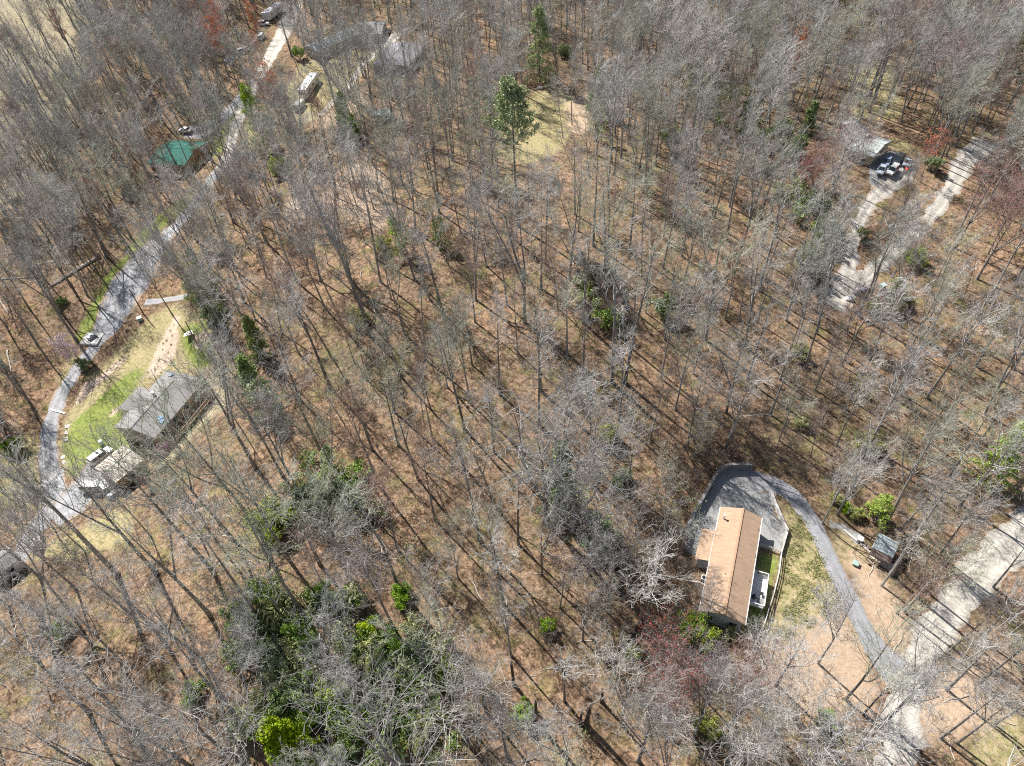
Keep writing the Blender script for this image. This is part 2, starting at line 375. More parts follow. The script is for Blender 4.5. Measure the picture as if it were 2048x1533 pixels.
def ribbon(name, pts, width, m, dz=.06, rag=.15, label=None, kind='structure', keep=True):
    c = [P(x, y)[:2] for x, y in pts]
    # catmull-rom
    c = [2 * c[0] - c[1]] + c + [2 * c[-1] - c[-2]]; out = []
    for i in range(1, len(c) - 2):
        n = max(2, int(np.linalg.norm(c[i + 1] - c[i]) / 1.0))
        for k in range(n):
            t = k / n
            out.append((.5 * ((2 * c[i]) + (-c[i - 1] + c[i + 1]) * t + (2 * c[i - 1] - 5 * c[i] + 4 * c[i + 1] - c[i + 2]) * t * t + (-c[i - 1] + 3 * c[i] - 3 * c[i + 1] + c[i + 2]) * t ** 3), (i - 1 + t) / (len(pts) - 1)))
    out.append((c[-2], 1.0))
    C = np.array([o[0] for o in out]); T = np.array([o[1] for o in out])
    W = np.interp(T, np.linspace(0, 1, len(width)), width) if isinstance(width, (list, tuple)) else np.full(len(C), width)
    D = np.gradient(C, axis=0); D /= np.linalg.norm(D, axis=1)[:, None]; Nn = np.stack([-D[:, 1], D[:, 0]], 1)
    rows = []
    L_ = np.arange(len(C))
    jl = rag * (np.sin(L_ * .9) + np.sin(L_ * 2.3 + 1) * .6 + rng.normal(0, .5, len(C))); jr = rag * (np.sin(L_ * .7 + 2) + np.sin(L_ * 1.9) * .6 + rng.normal(0, .5, len(C)))
    for k in np.linspace(-1, 1, 7):
        w_ = W / 2 + (jl if k < 0 else jr) * (abs(k) == 1)
        q = C + Nn * (k * w_)[:, None]
        rows.append(np.column_stack([q, G(q[:, 0], q[:, 1]) + dz - (.05 if abs(k) == 1 else 0)]))
    A = np.stack(rows, 1); n = len(C); ii = np.arange(n * 7).reshape(n, 7)
    f = np.stack([ii[:-1, :-1].ravel(), ii[:-1, 1:].ravel(), ii[1:, 1:].ravel(), ii[1:, :-1].ravel()], 1)[:, ::-1]
    o = npmesh(name, A.reshape(-1, 3), f, m, smooth_=True); tag(o, label, kind=kind)
    at = o.data.attributes.new('across', 'FLOAT', 'POINT'); at.data.foreach_set('value', np.tile(np.abs(np.linspace(-1, 1, 7)), n).astype(np.float32))
    if keep: ROADPTS.extend([(p_[0], p_[1], w_ / 2) for p_, w_ in zip(C, W)])
    return o
ribbon('gravel_road', [(-90, 1215), (-30, 1175), (20, 1140), (70, 1060), (110, 1000), (98, 930), (98, 870), (112, 815), (148, 748), (190, 692), (222, 640), (262, 565), (300, 505), (350, 455), (400, 392), (452, 318), (462, 280), (480, 235), (488, 200)],
       [4, 4, 4, 4.5, 5.5, 4.2, 3.8, 3.6, 3.4, 3.6, 8.5, 12, 9, 4.2, 4, 4, 3.8, 3.6, 4], m_gravel, rag=.2)
ribbon('dirt_road', [(432, 345), (455, 312), (466, 270), (484, 225), (496, 196), (520, 150), (548, 100), (570, 60), (585, 20), (590, -10)], [2.6, 3.6, 4, 4, 5, 5, 6, 7, 8, 8], m_pale, dz=.11)
ribbon('gravel_drive', [(372, 268), (408, 262), (440, 242), (468, 212), (490, 186)], [6, 9, 6, 5, 4], m_gravel, dz=.09)
ribbon('upper_drive', [(640, 232), (680, 190), (705, 160), (735, 122), (772, 92), (800, 66)], [2.5, 3, 3, 3.2, 4, 6], m_pale)
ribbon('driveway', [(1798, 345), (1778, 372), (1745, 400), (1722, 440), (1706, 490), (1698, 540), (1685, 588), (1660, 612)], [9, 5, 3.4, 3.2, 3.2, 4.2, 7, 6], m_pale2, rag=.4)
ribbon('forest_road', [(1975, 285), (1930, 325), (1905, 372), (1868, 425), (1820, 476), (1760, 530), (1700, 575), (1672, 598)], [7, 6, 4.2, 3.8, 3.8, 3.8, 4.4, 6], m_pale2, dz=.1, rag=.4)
ribbon('lower_road', [(2080, 1040), (2030, 1085), (1972, 1135), (1925, 1185), (1888, 1240), (1850, 1300), (1820, 1360), (1805, 1440), (1795, 1545), (1790, 1620)], [6.5, 6.5, 5.8, 5.2, 5, 4.8, 4.8, 4.8, 5, 5], m_pale, dz=.06, rag=.4)
ribbon('asphalt_drive', [(1502, 966), (1540, 968), (1582, 990), (1618, 1035), (1645, 1085), (1672, 1145), (1700, 1200), (1730, 1262), (1762, 1310), (1795, 1345)], [4.5, 3.4, 2.9, 2.8, 2.8, 2.9, 2.9, 3.0, 4.2, 5.0], m_asph, dz=.1, rag=.04)
ribbon('side_path', [(290, 606), (320, 602), (355, 597), (378, 592)], [2.2, 2, 2, 2], m_gravel, dz=.1)
ribbon('parking_apron', [(105, 1035), (150, 1000), (180, 960), (200, 925), (222, 900)], [7, 9, 7, 5, 3.5], m_gravel, dz=.12)


# ------------------------------------------------------------------ buildings
def span(a, b, h=0.0, hb=None):
    A, B = P(*a, h), P(*b, h if hb is None else hb); d = B - A
    return A, B, (A + B) / 2, math.atan2(d[1], d[0]), math.hypot(d[0], d[1])
def loc(c, yaw, p):
    """world xy -> local"""
    d = np.asarray(p)[:2] - np.asarray(c)[:2]; return d[0] * math.cos(yaw) + d[1] * math.sin(yaw), -d[0] * math.sin(yaw) + d[1] * math.cos(yaw)
def roof_mb(xa, xb, ya, yb, he, hr, hipa=0, hipb=0, t=.18, ym=None):
    ym = (ya + yb) / 2 if ym is None else ym; m = MB()
    v = [(xa, ya, he), (xb, ya, he), (xb, yb, he), (xa, yb, he), (xa + hipa, ym, hr), (xb - hipb, ym, hr)]
    v += [(a, b, c - t) for a, b, c in v]
    m.add(v, [(0, 1, 5, 4), (2, 3, 4, 5), (1, 2, 5), (3, 0, 4), (6, 10, 11, 7), (8, 11, 10, 9), (7, 11, 8), (9, 10, 6), (0, 6, 7, 1), (1, 7, 8, 2), (2, 8, 9, 3), (3, 9, 6, 0)] if (hipa and hipb) else
          [(0, 1, 5, 4), (2, 3, 4, 5)] + ([(1, 2, 5)] if hipb else [(1, 5, 11, 7), (5, 2, 8, 11)]) + ([(3, 0, 4)] if hipa else [(4, 0, 6, 10), (3, 4, 10, 9)]) + [(6, 10, 11, 7), (8, 11, 10, 9), (0, 6, 7, 1), (2, 8, 9, 3)] + ([(7, 11, 8), (1, 7, 8, 2)] if hipb else []) + ([(9, 10, 6), (3, 9, 6, 0)] if hipa else []))
    return m
def wall_mb(xa, xb, ya, yb, he, hr, base=-1.6, gable=True, ym=None):
    ym = (ya + yb) / 2 if ym is None else ym
    prof = [(ya, base), (yb, base), (yb, he), (ym, hr), (ya, he)] if gable else [(ya, base), (yb, base), (yb, he), (ya, he)]
    return MB().prism(prof, xa, xb)
m_sh_tan = mat('tan_roof_shingles', (.43, .30, .205), (.32, .22, .15), scale=1.4, detail=9, bump=.3, bscale=14, stretch=(3, .5, .5), rough=.9, wave=('Y', 2.2, .93))
m_sh_grey = mat('grey_roof_shingles', (.29, .28, .27), (.225, .215, .205), scale=1.4, detail=9, bump=.3, bscale=14, stretch=(3, .5, .5), rough=.9, wave=('Y', 2.2, .93))
m_sh_dark = mat('dark_roof_shingles', (.27, .26, .28), (.19, .185, .20), scale=1.2, detail=9, bump=.3, bscale=14, rough=.9)
m_sh_blue = mat('blue_grey_roof', (.38, .43, .47), (.27, .31, .35), scale=1.2, detail=9, bump=.2, rough=.6, wave=('X', 1.1, .8))
m_green = mat('green_metal_roof', (.035, .145, .115), (.025, .10, .08), scale=.5, detail=6, rough=.8, spec=.1, wave=('X', 1.0, .75))
m_metalr = mat('pale_metal_roof', (.42, .46, .44), (.34, .38, .36), scale=.5, detail=6, rough=.8, wave=('X', 1.0, .85))
m_tanm = mat('tan_metal_roof', (.52, .47, .40), (.34, .28, .22), scale=2.5, detail=9, rough=.6, wave=('Y', 1.2, .85))
m_bluesh = mat('weathered_shed_roof', (.40, .45, .45), (.26, .30, .31), scale=1.0, detail=8, rough=.85, bump=.2)
m_gsid = mat('grey_siding', (.45, .46, .48), (.40, .41, .43), scale=.4, wave=('Z', 2.5, .8), rough=.7)
m_tsid = mat('tan_siding', (.52, .44, .34), (.45, .38, .29), scale=.4, wave=('Z', 2.5, .8), rough=.7)
m_bwood = mat('brown_board_wall', (.36, .24, .15), (.25, .16, .10), scale=1, wave=('X', 2.5, .7), rough=.85)
m_dwood = mat('dark_weathered_wood', (.17, .12, .10), (.10, .07, .06), scale=2, stretch=(1, 4, 4), rough=.9)
m_wood = mat('deck_boards', (.42, .30, .22), (.30, .21, .155), scale=2, stretch=(1, 4, 4), rough=.85, wave=('Y', 3.3, .6))
m_pwood = mat('pale_weathered_wood', (.62, .55, .48), (.46, .40, .35), scale=2, stretch=(.5, 4, 4), rough=.9)
m_white = mat('white_paint', (.70, .70, .68), (.60, .60, .59), scale=1, rough=.5)
m_wdeck = mat('white_deck_boards', (.66, .65, .64), (.55, .54, .53), scale=1, rough=.6, wave=('Y', 3.3, .82))
m_glass = mat('dark_window_glass', (.03, .04, .05), (.02, .025, .03), rough=.08, spec=.8)
m_sky = mat('skylight_glass', (.30, .42, .55), (.22, .32, .44), rough=.1, spec=.8)
m_black = mat('black_metal', (.03, .03, .035), (.02, .02, .022), rough=.5)
m_steel = mat('dull_steel', (.45, .46, .47), (.36, .37, .38), rough=.45, metal=.3)
m_block = mat('grey_block_wall', (.22, .215, .215), (.13, .13, .135), scale=2.5, detail=8, bump=.4, rough=.9, wave=('Z', 1.5, .7))
m_dkcope = mat('dark_wall_coping', (.24, .235, .235), (.14, .135, .135), scale=2, detail=8, rough=.9)
m_ltblk = mat('pale_wall_coping', (.60, .56, .52), (.46, .42, .39), scale=2, detail=8, rough=.9)
m_rubber = mat('black_rubber', (.02, .02, .02), (.015, .015, .015), rough=.9)

def window(parent, x, y, z, w_, h_, axis, m=m_white):
    """window facing +-y (axis 'y') or +-x; frame with pane and sill"""
    s = 1
    f = MB()
    d = .09
    if axis[1] == 'y':
        sg = 1 if axis[0] == '+' else -1
        f.box((x, y + sg * d / 2, z), (w_ + .16, d, h_ + .16)); fr = f.build('window', m, parent)
        MB().box((x, y + sg * (d + .01), z), (w_, .03, h_)).build('pane', m_glass, fr)
        MB().box((x, y + sg * (d + .03), z - h_ / 2 - .1), (w_ + .25, .12, .06)).build('sill', m, fr)
    else:
        sg = 1 if axis[0] == '+' else -1
        f.box((x + sg * d / 2, y, z), (d, w_ + .16, h_ + .16)); fr = f.build('window', m, parent)
        MB().box((x + sg * (d + .01), y, z), (.03, w_, h_)).build('pane', m_glass, fr)
        MB().box((x + sg * (d + .03), y, z - h_ / 2 - .1), (.12, w_ + .25, .06)).build('sill', m, fr)
    return fr

# tan roofed house at lower right
HE, HR = 3.3, 4.55
A, B, c, yaw, L = span((1487, 1017), (1449, 1229), HR)
g0 = float(G(c[0], c[1])); oA = empty('house', (c[0], c[1], g0), yaw, 'single storey house with long tan shingle roof and white side deck', 'house')
ye = loc(c, yaw, P(1507, 1143, HE))[1]; yw = loc(c, yaw, P(1419, 1124, HE))[1]
ya, yb = min(ye, yw), max(ye, yw); right = 1 if ye > yw else -1
hL = L / 2
HA = dict(L=L, ya=ya, yb=yb, yaw=yaw, right=right)
wall_mb(-hL + .35, hL - .35, ya + .35, yb - .35, HE - .1, HR - .3, ym=0).build('wall', m_gsid, oA)
roof = roof_mb(-hL, hL, ya, yb, HE, HR, ym=0).build('roof', m_sh_tan, oA)
MB().bar((-hL, 0, HR + .03), (hL, 0, HR + .03), .3, .06).build('ridge_cap', mat('ridge_cap_shingles', (.42, .27, .17), (.34, .22, .14), rough=.9), roof)
MB().bar((-hL, ya - .07, HE - .06), (hL, ya - .07, HE - .06), .12, .12).bar((-hL, yb + .07, HE - .06), (hL, yb + .07, HE - .06), .12, .12).build('gutter', m_white, oA)
q = loc(c, yaw, P(1448, 1035, 4.0)); vp = MB().tube([(q[0], q[1], 3.5), (q[0], q[1], 4.6)], .12, 10).tube([(q[0], q[1], 4.6), (q[0], q[1], 4.75)], .2, 10).build('vent_pipe', m_white, roof)
for pp in ((1517, 1056), (1512, 1110), (1500, 1160), (1450, 1150), (1437, 1190)):
    q = loc(c, yaw, P(*pp, 3.9)); zz = HE + (HR - HE) * (1 - abs(q[1]) / (yb if q[1] > 0 else -ya)); MB().tube([(q[0], q[1], zz - .1), (q[0], q[1], zz + .25)], .05, 8).build('roof_vent', m_black, roof)
# side wing over the porch, its roof running on from the main slope
x1 = loc(c, yaw, P(1403, 1058, HE - .6)); x2 = loc(c, yaw, P(1390, 1118, HE - .6)); xs = sorted((x1[0], x2[0])); yo = (x1[1] + x2[1]) / 2; yi = -right * (abs(yw) - .05)
s_ = (HR - HE) / abs(yw); zo = HE - abs(yo - yi) * s_ * .6
wg = MB(); vs = [(xs[0], yi, HE + .03), (xs[1], yi, HE + .03), (xs[1], yo, zo), (xs[0], yo, zo)]; vs += [(a, b, z - .16) for a, b, z in vs]
wg.add(vs, [(0, 1, 2, 3), (7, 6, 5, 4), (0, 4, 5, 1), (1, 5, 6, 2), (2, 6, 7, 3), (3, 7, 4, 0)]).build('wing_roof', m_sh_tan, oA)
yw0, yw1 = sorted((yi - right * .1, yo + right * .4)); zt = zo - .1
MB().box(((xs[0] + xs[1]) / 2, (yw0 + yw1) / 2, (zt - 1.6) / 2), (xs[1] - xs[0] - .7, yw1 - yw0, zt + 1.6)).build('wing_wall', m_gsid, oA)
for k in range(4): window(oA, -hL + 3 + k * (L - 6) / 3, (yb - .35) if right > 0 else (ya + .35), 1.7, 1.1, 1.2, ('+' if right > 0 else '-') + 'y')
for k in (-1, 1): window(oA, k * (hL - .35), 1.6, 1.7, 1.1, 1.2, ('+' if k > 0 else '-') + 'x'); window(oA, k * (hL - .35), -1.8, 1.7, 1.0, 1.1, ('+' if k > 0 else '-') + 'x')
dr = MB().box(((xs[0] + 1.3), yo + right * .4 - right * .05, 1.0), (1.0, .1, 2.05)).build('door', m_white, oA)
MB().box((xs[0] + 1.65, yo + right * .4 - right * .13, 1.0), (.06, .06, .12)).build('handle', m_black, dr)
# white deck
dq = [loc(c, yaw, P(*p_, 1.3)) for p_ in ((1515, 1149), (1536, 1155), (1525, 1217), (1500, 1210))]
dx0, dx1 = min(q[0] for q in dq), max(q[0] for q in dq); dy1 = (dq[1][1] + dq[2][1]) / 2; dy0 = (yb - .3) if right > 0 else (ya + .3); cy = (dy0 + dy1) / 2; dw = abs(dy1 - dy0); DZ = 1.25
dk = MB().box(((dx0 + dx1) / 2, cy, DZ), (dx1 - dx0, dw, .14)).build('deck', m_wdeck, oA)
rl = MB()
def rail(m, a, b, z, n, h=1.0, w_=.09):
    a, b = np.array(a), np.array(b)
    m.bar((*a, z + h), (*b, z + h), .14, .07); m.bar((*a, z + .15), (*b, z + .15), .05, .07)
    for i in range(n + 1):
        q = a + (b - a) * i / n; m.box((q[0], q[1], z + h / 2 + .02), (w_, w_, h))
    nb = int(np.linalg.norm(b - a) / .15)
    for i in range(nb): q = a + (b - a) * (i + .5) / nb; m.box((q[0], q[1], z + h / 2 + .05), (.035, .035, h - .1))
rail(rl, (dx0, dy0 + right * .7), (dx0, dy1), DZ, 2); rail(rl, (dx0, dy1), (dx1, dy1), DZ, 4); rail(rl, (dx1, dy1), (dx1, dy0 + right * .2), DZ, 2)
rl.build('railing', m_white, dk)
for x in np.linspace(dx0 + .1, dx1 - .1, 4): MB().box((x, dy1 - right * .1, DZ / 2 - .5), (.12, .12, DZ + .9)).build('post', m_white, dk)
st = MB(); xst = dx1 if loc(c, yaw, P(1515, 1149, 1.3))[0] > (dx0 + dx1) / 2 else dx0; sg = 1 if xst == dx1 else -1
for i in range(5): st.box((xst + sg * (.15 + .28 * i), dy0 + right * .5, DZ - .1 - .24 * i), (.3, 1.0, .06)); 
st.bar((xst, dy0 + right * 1.02, DZ), (xst + sg * 1.5, dy0 + right * 1.02, DZ - 1.25), .05, .2); st.build('stair', m_white, dk)
def on_deck(pp, z=DZ + .08):
    q = P(*pp, 1.3); return (q[0], q[1], g0 + z)
t = empty('round_grill', on_deck((1506, 1199)), .3, 'round dark covered grill in the shade on the white deck', 'grill')
MB().tube([(0, 0, .55), (0, 0, .75), (0, 0, .98), (0, 0, 1.08)], [.3, .42, .36, .1], 16).build('lid', m_black, t, True); l_ = MB(); [l_.bar((.3 * math.cos(a), .3 * math.sin(a), 0), (.15 * math.cos(a), .15 * math.sin(a), .6), .04) for a in (0, 2.1, 4.2)]; l_.build('legs', m_black, t)
t = empty('patio_table', on_deck((1522, 1191)), yaw, 'small dark square table on the sunlit white deck', 'table')
MB().box((0, 0, .5), (.55, .55, .05)).build('table_top', m_black, t)
for sx in (-1, 1):
    for sy in (-1, 1): MB().box((sx * .22, sy * .22, .24), (.05, .05, .48)).build('leg', m_black, t)
o = MB().box((0, 0, .012), (1.5, 1.0, .024)).build('doormat', mat('grey_mat', (.25, .24, .24), (.18, .18, .18), wave=('X', 4, .6)), None); o.location = on_deck((1521, 1207)); o.rotation_euler = (0, 0, yaw); tag(o, 'grey slatted mat at the lower end of the white deck', 'mat')
t = empty('outdoor_unit', P(1407, 1160), yaw, 'square white air conditioning unit beside the tan roofed house', 'air conditioner')
MB().box((0, 0, .4), (.85, .85, .8)).build('casing', m_white, t, bevel=.03); MB().tube([(0, 0, .80), (0, 0, .83)], .33, 20).build('fan_grille', m_black, t)
A_, B_, cc, yy, l_ = span((1398, 1122), (1374, 1133), .9, .1)
t = empty('wooden_stair', P(1387, 1128), yy, 'small brown wooden stair with rails at the porch of the tan roofed house', 'stairs')
s1 = MB(); [s1.box((-.9 + .3 * i, 0, .85 - .16 * i), (.32, 1.2, .05)) for i in range(6)]; s1.build('tread', m_wood, t)
for sy in (-.6, .6): MB().bar((-1.0, sy, 1.75), (.75, sy, .9), .06, .09).box((-1.0, sy, .85), (.09, .09, 1.8)).box((.75, sy, .4), (.09, .09, 1.0)).bar((-1.0, sy, .8), (.75, sy, -.1), .05, .22).build('handrail', m_wood, t)

def wallrun(pts, th, h0, h1, m, name, cap=None, capm=None, label='', cat='wall', below=2.0, sub=1.0):
    """wall following the ground along px points"""
    W = [P(*p_)[:2] for p_ in pts]; out = []
    for a, b in zip(W[:-1], W[1:]):
        n = max(1, int(np.linalg.norm(b - a) / sub)); out += [a + (b - a) * i / n for i in range(n)]
    out.append(W[-1]); C = np.array(out); D = np.gradient(C, axis=0); D /= np.linalg.norm(D, axis=1)[:, None]; Nn = np.stack([-D[:, 1], D[:, 0]], 1)
    z = G(C[:, 0], C[:, 1]); hh = np.linspace(h0, h1, len(C))
    def strip(mb, wd, zl, zh):
        n = len(C); vs = []
        for i in range(n):
            for s_, zz in ((-1, zl[i]), (1, zl[i]), (1, zh[i]), (-1, zh[i])): q = C[i] + Nn[i] * s_ * wd / 2; vs.append((q[0], q[1], zz))
        fs = [(3, 2, 1, 0), tuple(4 * (n - 1) + k for k in range(4))]
        for i in range(n - 1):
            for k in range(4): fs.append((4 * i + k, 4 * i + (k + 1) % 4, 4 * i + 4 + (k + 1) % 4, 4 * i + 4 + k))
        mb.add(vs, fs)
    e = empty(name, (C[0][0], C[0][1], z[0]), 0, label, cat)
    m1 = MB(); strip(m1, th, z - below, z + hh); o = m1.build('wall_body', m, e)
    o.matrix_parent_inverse = Matrix.Translation(-e.location)
    if cap:
        m2 = MB(); strip(m2, cap, z + hh + .003, z + hh + .09); o = m2.build('coping', capm, e); o.matrix_parent_inverse = Matrix.Translation(-e.location)
    return e
wallrun([(1503, 940), (1478, 939), (1453, 940), (1440, 946), (1430, 957), (1415, 984), (1390, 1028), (1374, 1060), (1368, 1088), (1366, 1110)], .45, 1.6, 1.4, m_block, 'retaining_wall', .5, m_dkcope, 'long curved dark block retaining wall round the grey gravel yard', below=3.0)
wallrun([(1539, 988), (1556, 1030), (1573, 1068)], .22, .95, .95, m_white, 'garden_wall', .42, m_ltblk, 'low pale wall between the gravel yard and the asphalt drive')
wallrun([(1573, 1068), (1561, 1109)], .12, .8, .8, m_white, 'low_wall', .2, m_ltblk, 'short thin pale wall beside the green lawn corner')

def fence(pts, name, label, m, h=1.15, rails=3, step=2.4, pw=.11, closed=False):
    W = [P(*p_) for p_ in pts]; e = empty(name, V(W[0]), 0, label, 'fence'); acc = []
    for a, b in zip(W[:-1], W[1:]):
        n = max(1, int(round(np.linalg.norm((b - a)[:2]) / step))); acc += [a + (b - a) * i / n for i in range(n)]
    acc.append(W[-1]); acc = [np.array([q[0], q[1], float(G(q[0], q[1]))]) - W[0] for q in acc]
    for q in acc: MB().box((q[0], q[1], q[2] + h / 2 - .2), (pw, pw, h + .4)).build('post', m, e)
    for k in range(rails):
        r = MB(); z = h * (k + .9) / (rails + .1)
        for a, b in zip(acc[:-1], acc[1:]): r.bar((a[0], a[1], a[2] + z), (b[0], b[1], b[2] + z), .05, .13)
        r.build('rail', m, e)
    return e
fence([(1561, 1110), (1556, 1150), (1546, 1190), (1528, 1248), (1510, 1288), (1498, 1318)], 'rail_fence', 'pale three rail fence curving between green lawn and weedy bank', m_white)
fence([(1519, 1093), (1540, 1101), (1560, 1109)], 'short_fence', 'short pale fence between the gravel yard and the green lawn', m_pwood, h=1.0, step=1.6)

# grey hipped house at left
HEb, HRb = 3.6, 5.0
A, B, c, yaw, L = span((351, 756), (263, 861), HRb)
if True:
    g0 = float(G(c[0], c[1])); oB = empty('house', (c[0], c[1], g0), yaw, 'large grey shingle roofed house with brown back deck and front gable', 'house')
    pf = [loc(c, yaw, P(*p_, HEb)) for p_ in ((333, 740), (233, 856))]; pr = [loc(c, yaw, P(*p_, HEb)) for p_ in ((384, 800), (304, 878))]
    y1 = (pf[0][1] + pf[1][1]) / 2; y2 = (pr[0][1] + pr[1][1]) / 2; ya, yb = min(y1, y2), max(y1, y2); fs = 1 if y1 > y2 else -1
    xa = -L / 2 - 2.6; xb = L / 2
    wall_mb(xa + .4, xb - .4, ya + .4, yb - .4, HEb - .1, HEb - .05, base=-3, gable=False).build('wall', m_tsid, oB)
    MB().add([(xb - .45, ya + .4, HEb - .12), (xb - .45, yb - .4, HEb - .12), (xb - .45, 0, HRb - .3), (xb - .6, ya + .4, HEb - .12), (xb - .6, yb - .4, HEb - .12), (xb - .6, 0, HRb - .3)], [(0, 1, 2), (5, 4, 3), (0, 3, 4, 1), (1, 4, 5, 2), (2, 5, 3, 0)]).build('gable', m_gsid, oB)
    rf = roof_mb(xa, xb, ya, yb, HEb, HRb, hipa=3.4, ym=0).build('roof', m_sh_grey, oB)
    MB().bar((xa + 3.4, 0, HRb + .03), (xb, 0, HRb + .03), .28, .06).build('ridge_cap', mat('dark_ridge_cap', (.20, .19, .185), (.16, .15, .15), rough=.9), rf)
    # front gable wing
    a1 = loc(c, yaw, P(276, 773, HEb)); a2 = loc(c, yaw, P(237, 818, HEb)); xw = sorted((a1[0], a2[0])); yo = (a1[1] + a2[1]) / 2; xm = (xw[0] + xw[1]) / 2; hw_ = (xw[1] - xw[0]) / 2; hrw = HEb + hw_ * .42
    yin = fs * .8
    vs = [(xw[0], yo, HEb), (xm, yo + fs * -1.6, hrw), (xw[1], yo, HEb), (xw[0], yin, HEb), (xm, yin, hrw), (xw[1], yin, HEb)]; vs += [(a, b, z - .18) for a, b, z in vs]
    MB().add(vs, [(0, 1, 4, 3), (1, 2, 5, 4), (0, 2, 1), (6, 9, 10, 7), (7, 10, 11, 8), (6, 7, 8), (0, 6, 8, 2), (0, 3, 9, 6), (2, 8, 11, 5)]).build('wing_roof', m_sh_grey, oB)
    MB().box((xm, (yo - fs * .5 + yin) / 2, .3), (hw_ * 2 - .8, abs(yo - fs * .5 - yin), 2 * (HEb - .3) - .1)).build('wing_wall', m_tsid, oB)
    q = loc(c, yaw, P(306, 787, 5.2)); vt = MB().tube([(q[0], q[1], 4.4), (q[0], q[1], 5.5)], .3, 14).tube([(q[0], q[1], 5.5), (q[0], q[1], 5.65)], .42, 14).build('chimney', m_white, rf)
    for pp in ((319, 834), (321, 839), (341, 749)):
        q = loc(c, yaw, P(*pp, 4.7)); zz = HEb + (HRb - HEb) * (1 - abs(q[1]) / max(abs(ya), abs(yb))); sl_ = math.atan2(HRb - HEb, abs(ya if q[1] < 0 else yb)) * (1 if q[1] < 0 else -1)
        MB().box((q[0], q[1], zz + .1), (1.0, .8, .14), tilt=(sl_, 0)).build('skylight', m_sky, rf)
    for pp in ((321, 846), (324, 757), (300, 850), (330, 800)):
        q = loc(c, yaw, P(*pp, 4.7)); zz = HEb + (HRb - HEb) * (1 - abs(q[1]) / max(abs(ya), abs(yb))); MB().tube([(q[0], q[1], zz - .1), (q[0], q[1], zz + .3)], .07, 8).build('roof_vent', m_black, rf)
    yd = (ya if fs > 0 else yb); dd = 2.6 * -fs
    bd = MB().box(((xa + xb) / 2 + .8, yd + dd / 2 + fs * .3, .9), (xb - xa - 4, abs(dd), .16)).build('deck', m_wood, oB)
    r_ = MB(); rail(r_, (xa + 3.0, yd + dd + fs * .3), (xb - 1.4, yd + dd + fs * .3), .95, 8); rail(r_, (xa + 3.0, yd + fs * .2), (xa + 3.0, yd + dd + fs * .3), .95, 1); rail(r_, (xb - 1.4, yd + fs * .2), (xb - 1.4, yd + dd + fs * .3), .95, 1); r_.build('railing', m_wood, bd)
    for x in np.linspace(xa + 3.1, xb - 1.5, 6): MB().box((x, yd + dd + fs * .4, -.8), (.15, .15, 3.4)).build('deck_post', m_wood, bd)
    for k in range(4): window(oB, xa + 3.5 + k * (xb - xa - 6) / 3, yd + fs * .4, 2.2, 1.2, 1.3, ('-' if fs > 0 else '+') + 'y')
    for k in (-1, 1): window(oB, xb - .4, k * 2.2, 1.6, 1.1, 1.2, '+x')
    window(oB, xm, yo - fs * .5, 1.7, 1.6, 1.3, ('+' if fs > 0 else '-') + 'y'); window(oB, xa + 3, (yb if fs > 0 else ya) - fs * .4, 1.7, 1.2, 1.3, ('+' if fs > 0 else '-') + 'y')
    d_ = MB().box((xw[1] + 1.4, (yb if fs > 0 else ya) - fs * .35, 1.05), (1.0, .1, 2.1)).build('door', m_dwood, oB); MB().box((xw[1] + 1.75, (yb if fs > 0 else ya) - fs * .27, 1.05), (.07, .06, .12)).build('handle', m_steel, d_)

# tan metal roofed garage
hg = 2.9
A, B, c, yaw, L = span((209, 950), (266, 905), hg)   # mid line of the roof
pA = [P(*p_, hg) for p_ in ((190.5, 934), (247, 889), (285.5, 920.5), (228.5, 967))]
c = sum(pA) / 4; yaw = math.atan2(*(pA[1] - pA[0])[1::-1]); L = np.linalg.norm((pA[1] - pA[0])[:2]); W_ = np.linalg.norm((pA[2] - pA[1])[:2])
g0 = float(G(c[0], c[1])); oC = empty('garage', (c[0], c[1], g0), yaw, 'garage with leaf strewn tan metal roof and brown side wall', 'garage')
wall_mb(-L / 2 + .3, L / 2 - .3, -W_ / 2 + .3, W_ / 2 - .3, hg - .15, hg + .45, base=-2.5).build('wall', m_bwood, oC)
rf = roof_mb(-L / 2, L / 2, -W_ / 2, W_ / 2, hg - .05, hg + .7, t=.1).build('roof', m_tanm, oC)
MB().bar((-L / 2, 0, hg + .74), (L / 2, 0, hg + .74), .3, .05).build('ridge_cap', m_tanm, rf)
gd = MB().box((-L / 2 + .27, W_ / 4 - .2, 1.1), (.12, 2.6, 2.2)).build('garage_door', m_white, oC); MB().box((-L / 2 + .19, W_ / 4 - .2, .5), (.05, .3, .08)).build('handle', m_black, gd)
MB().box((-L / 2 + .27, -W_ / 4 + .2, 1.1), (.12, 2.6, 2.2)).build('garage_door', m_white, oC)
window(oC, 0, -W_ / 2 + .3, 1.5, 1.2, .8, '-y'); window(oC, L / 4, W_ / 2 - .3, 1.5, 1.0, .8, '+y')

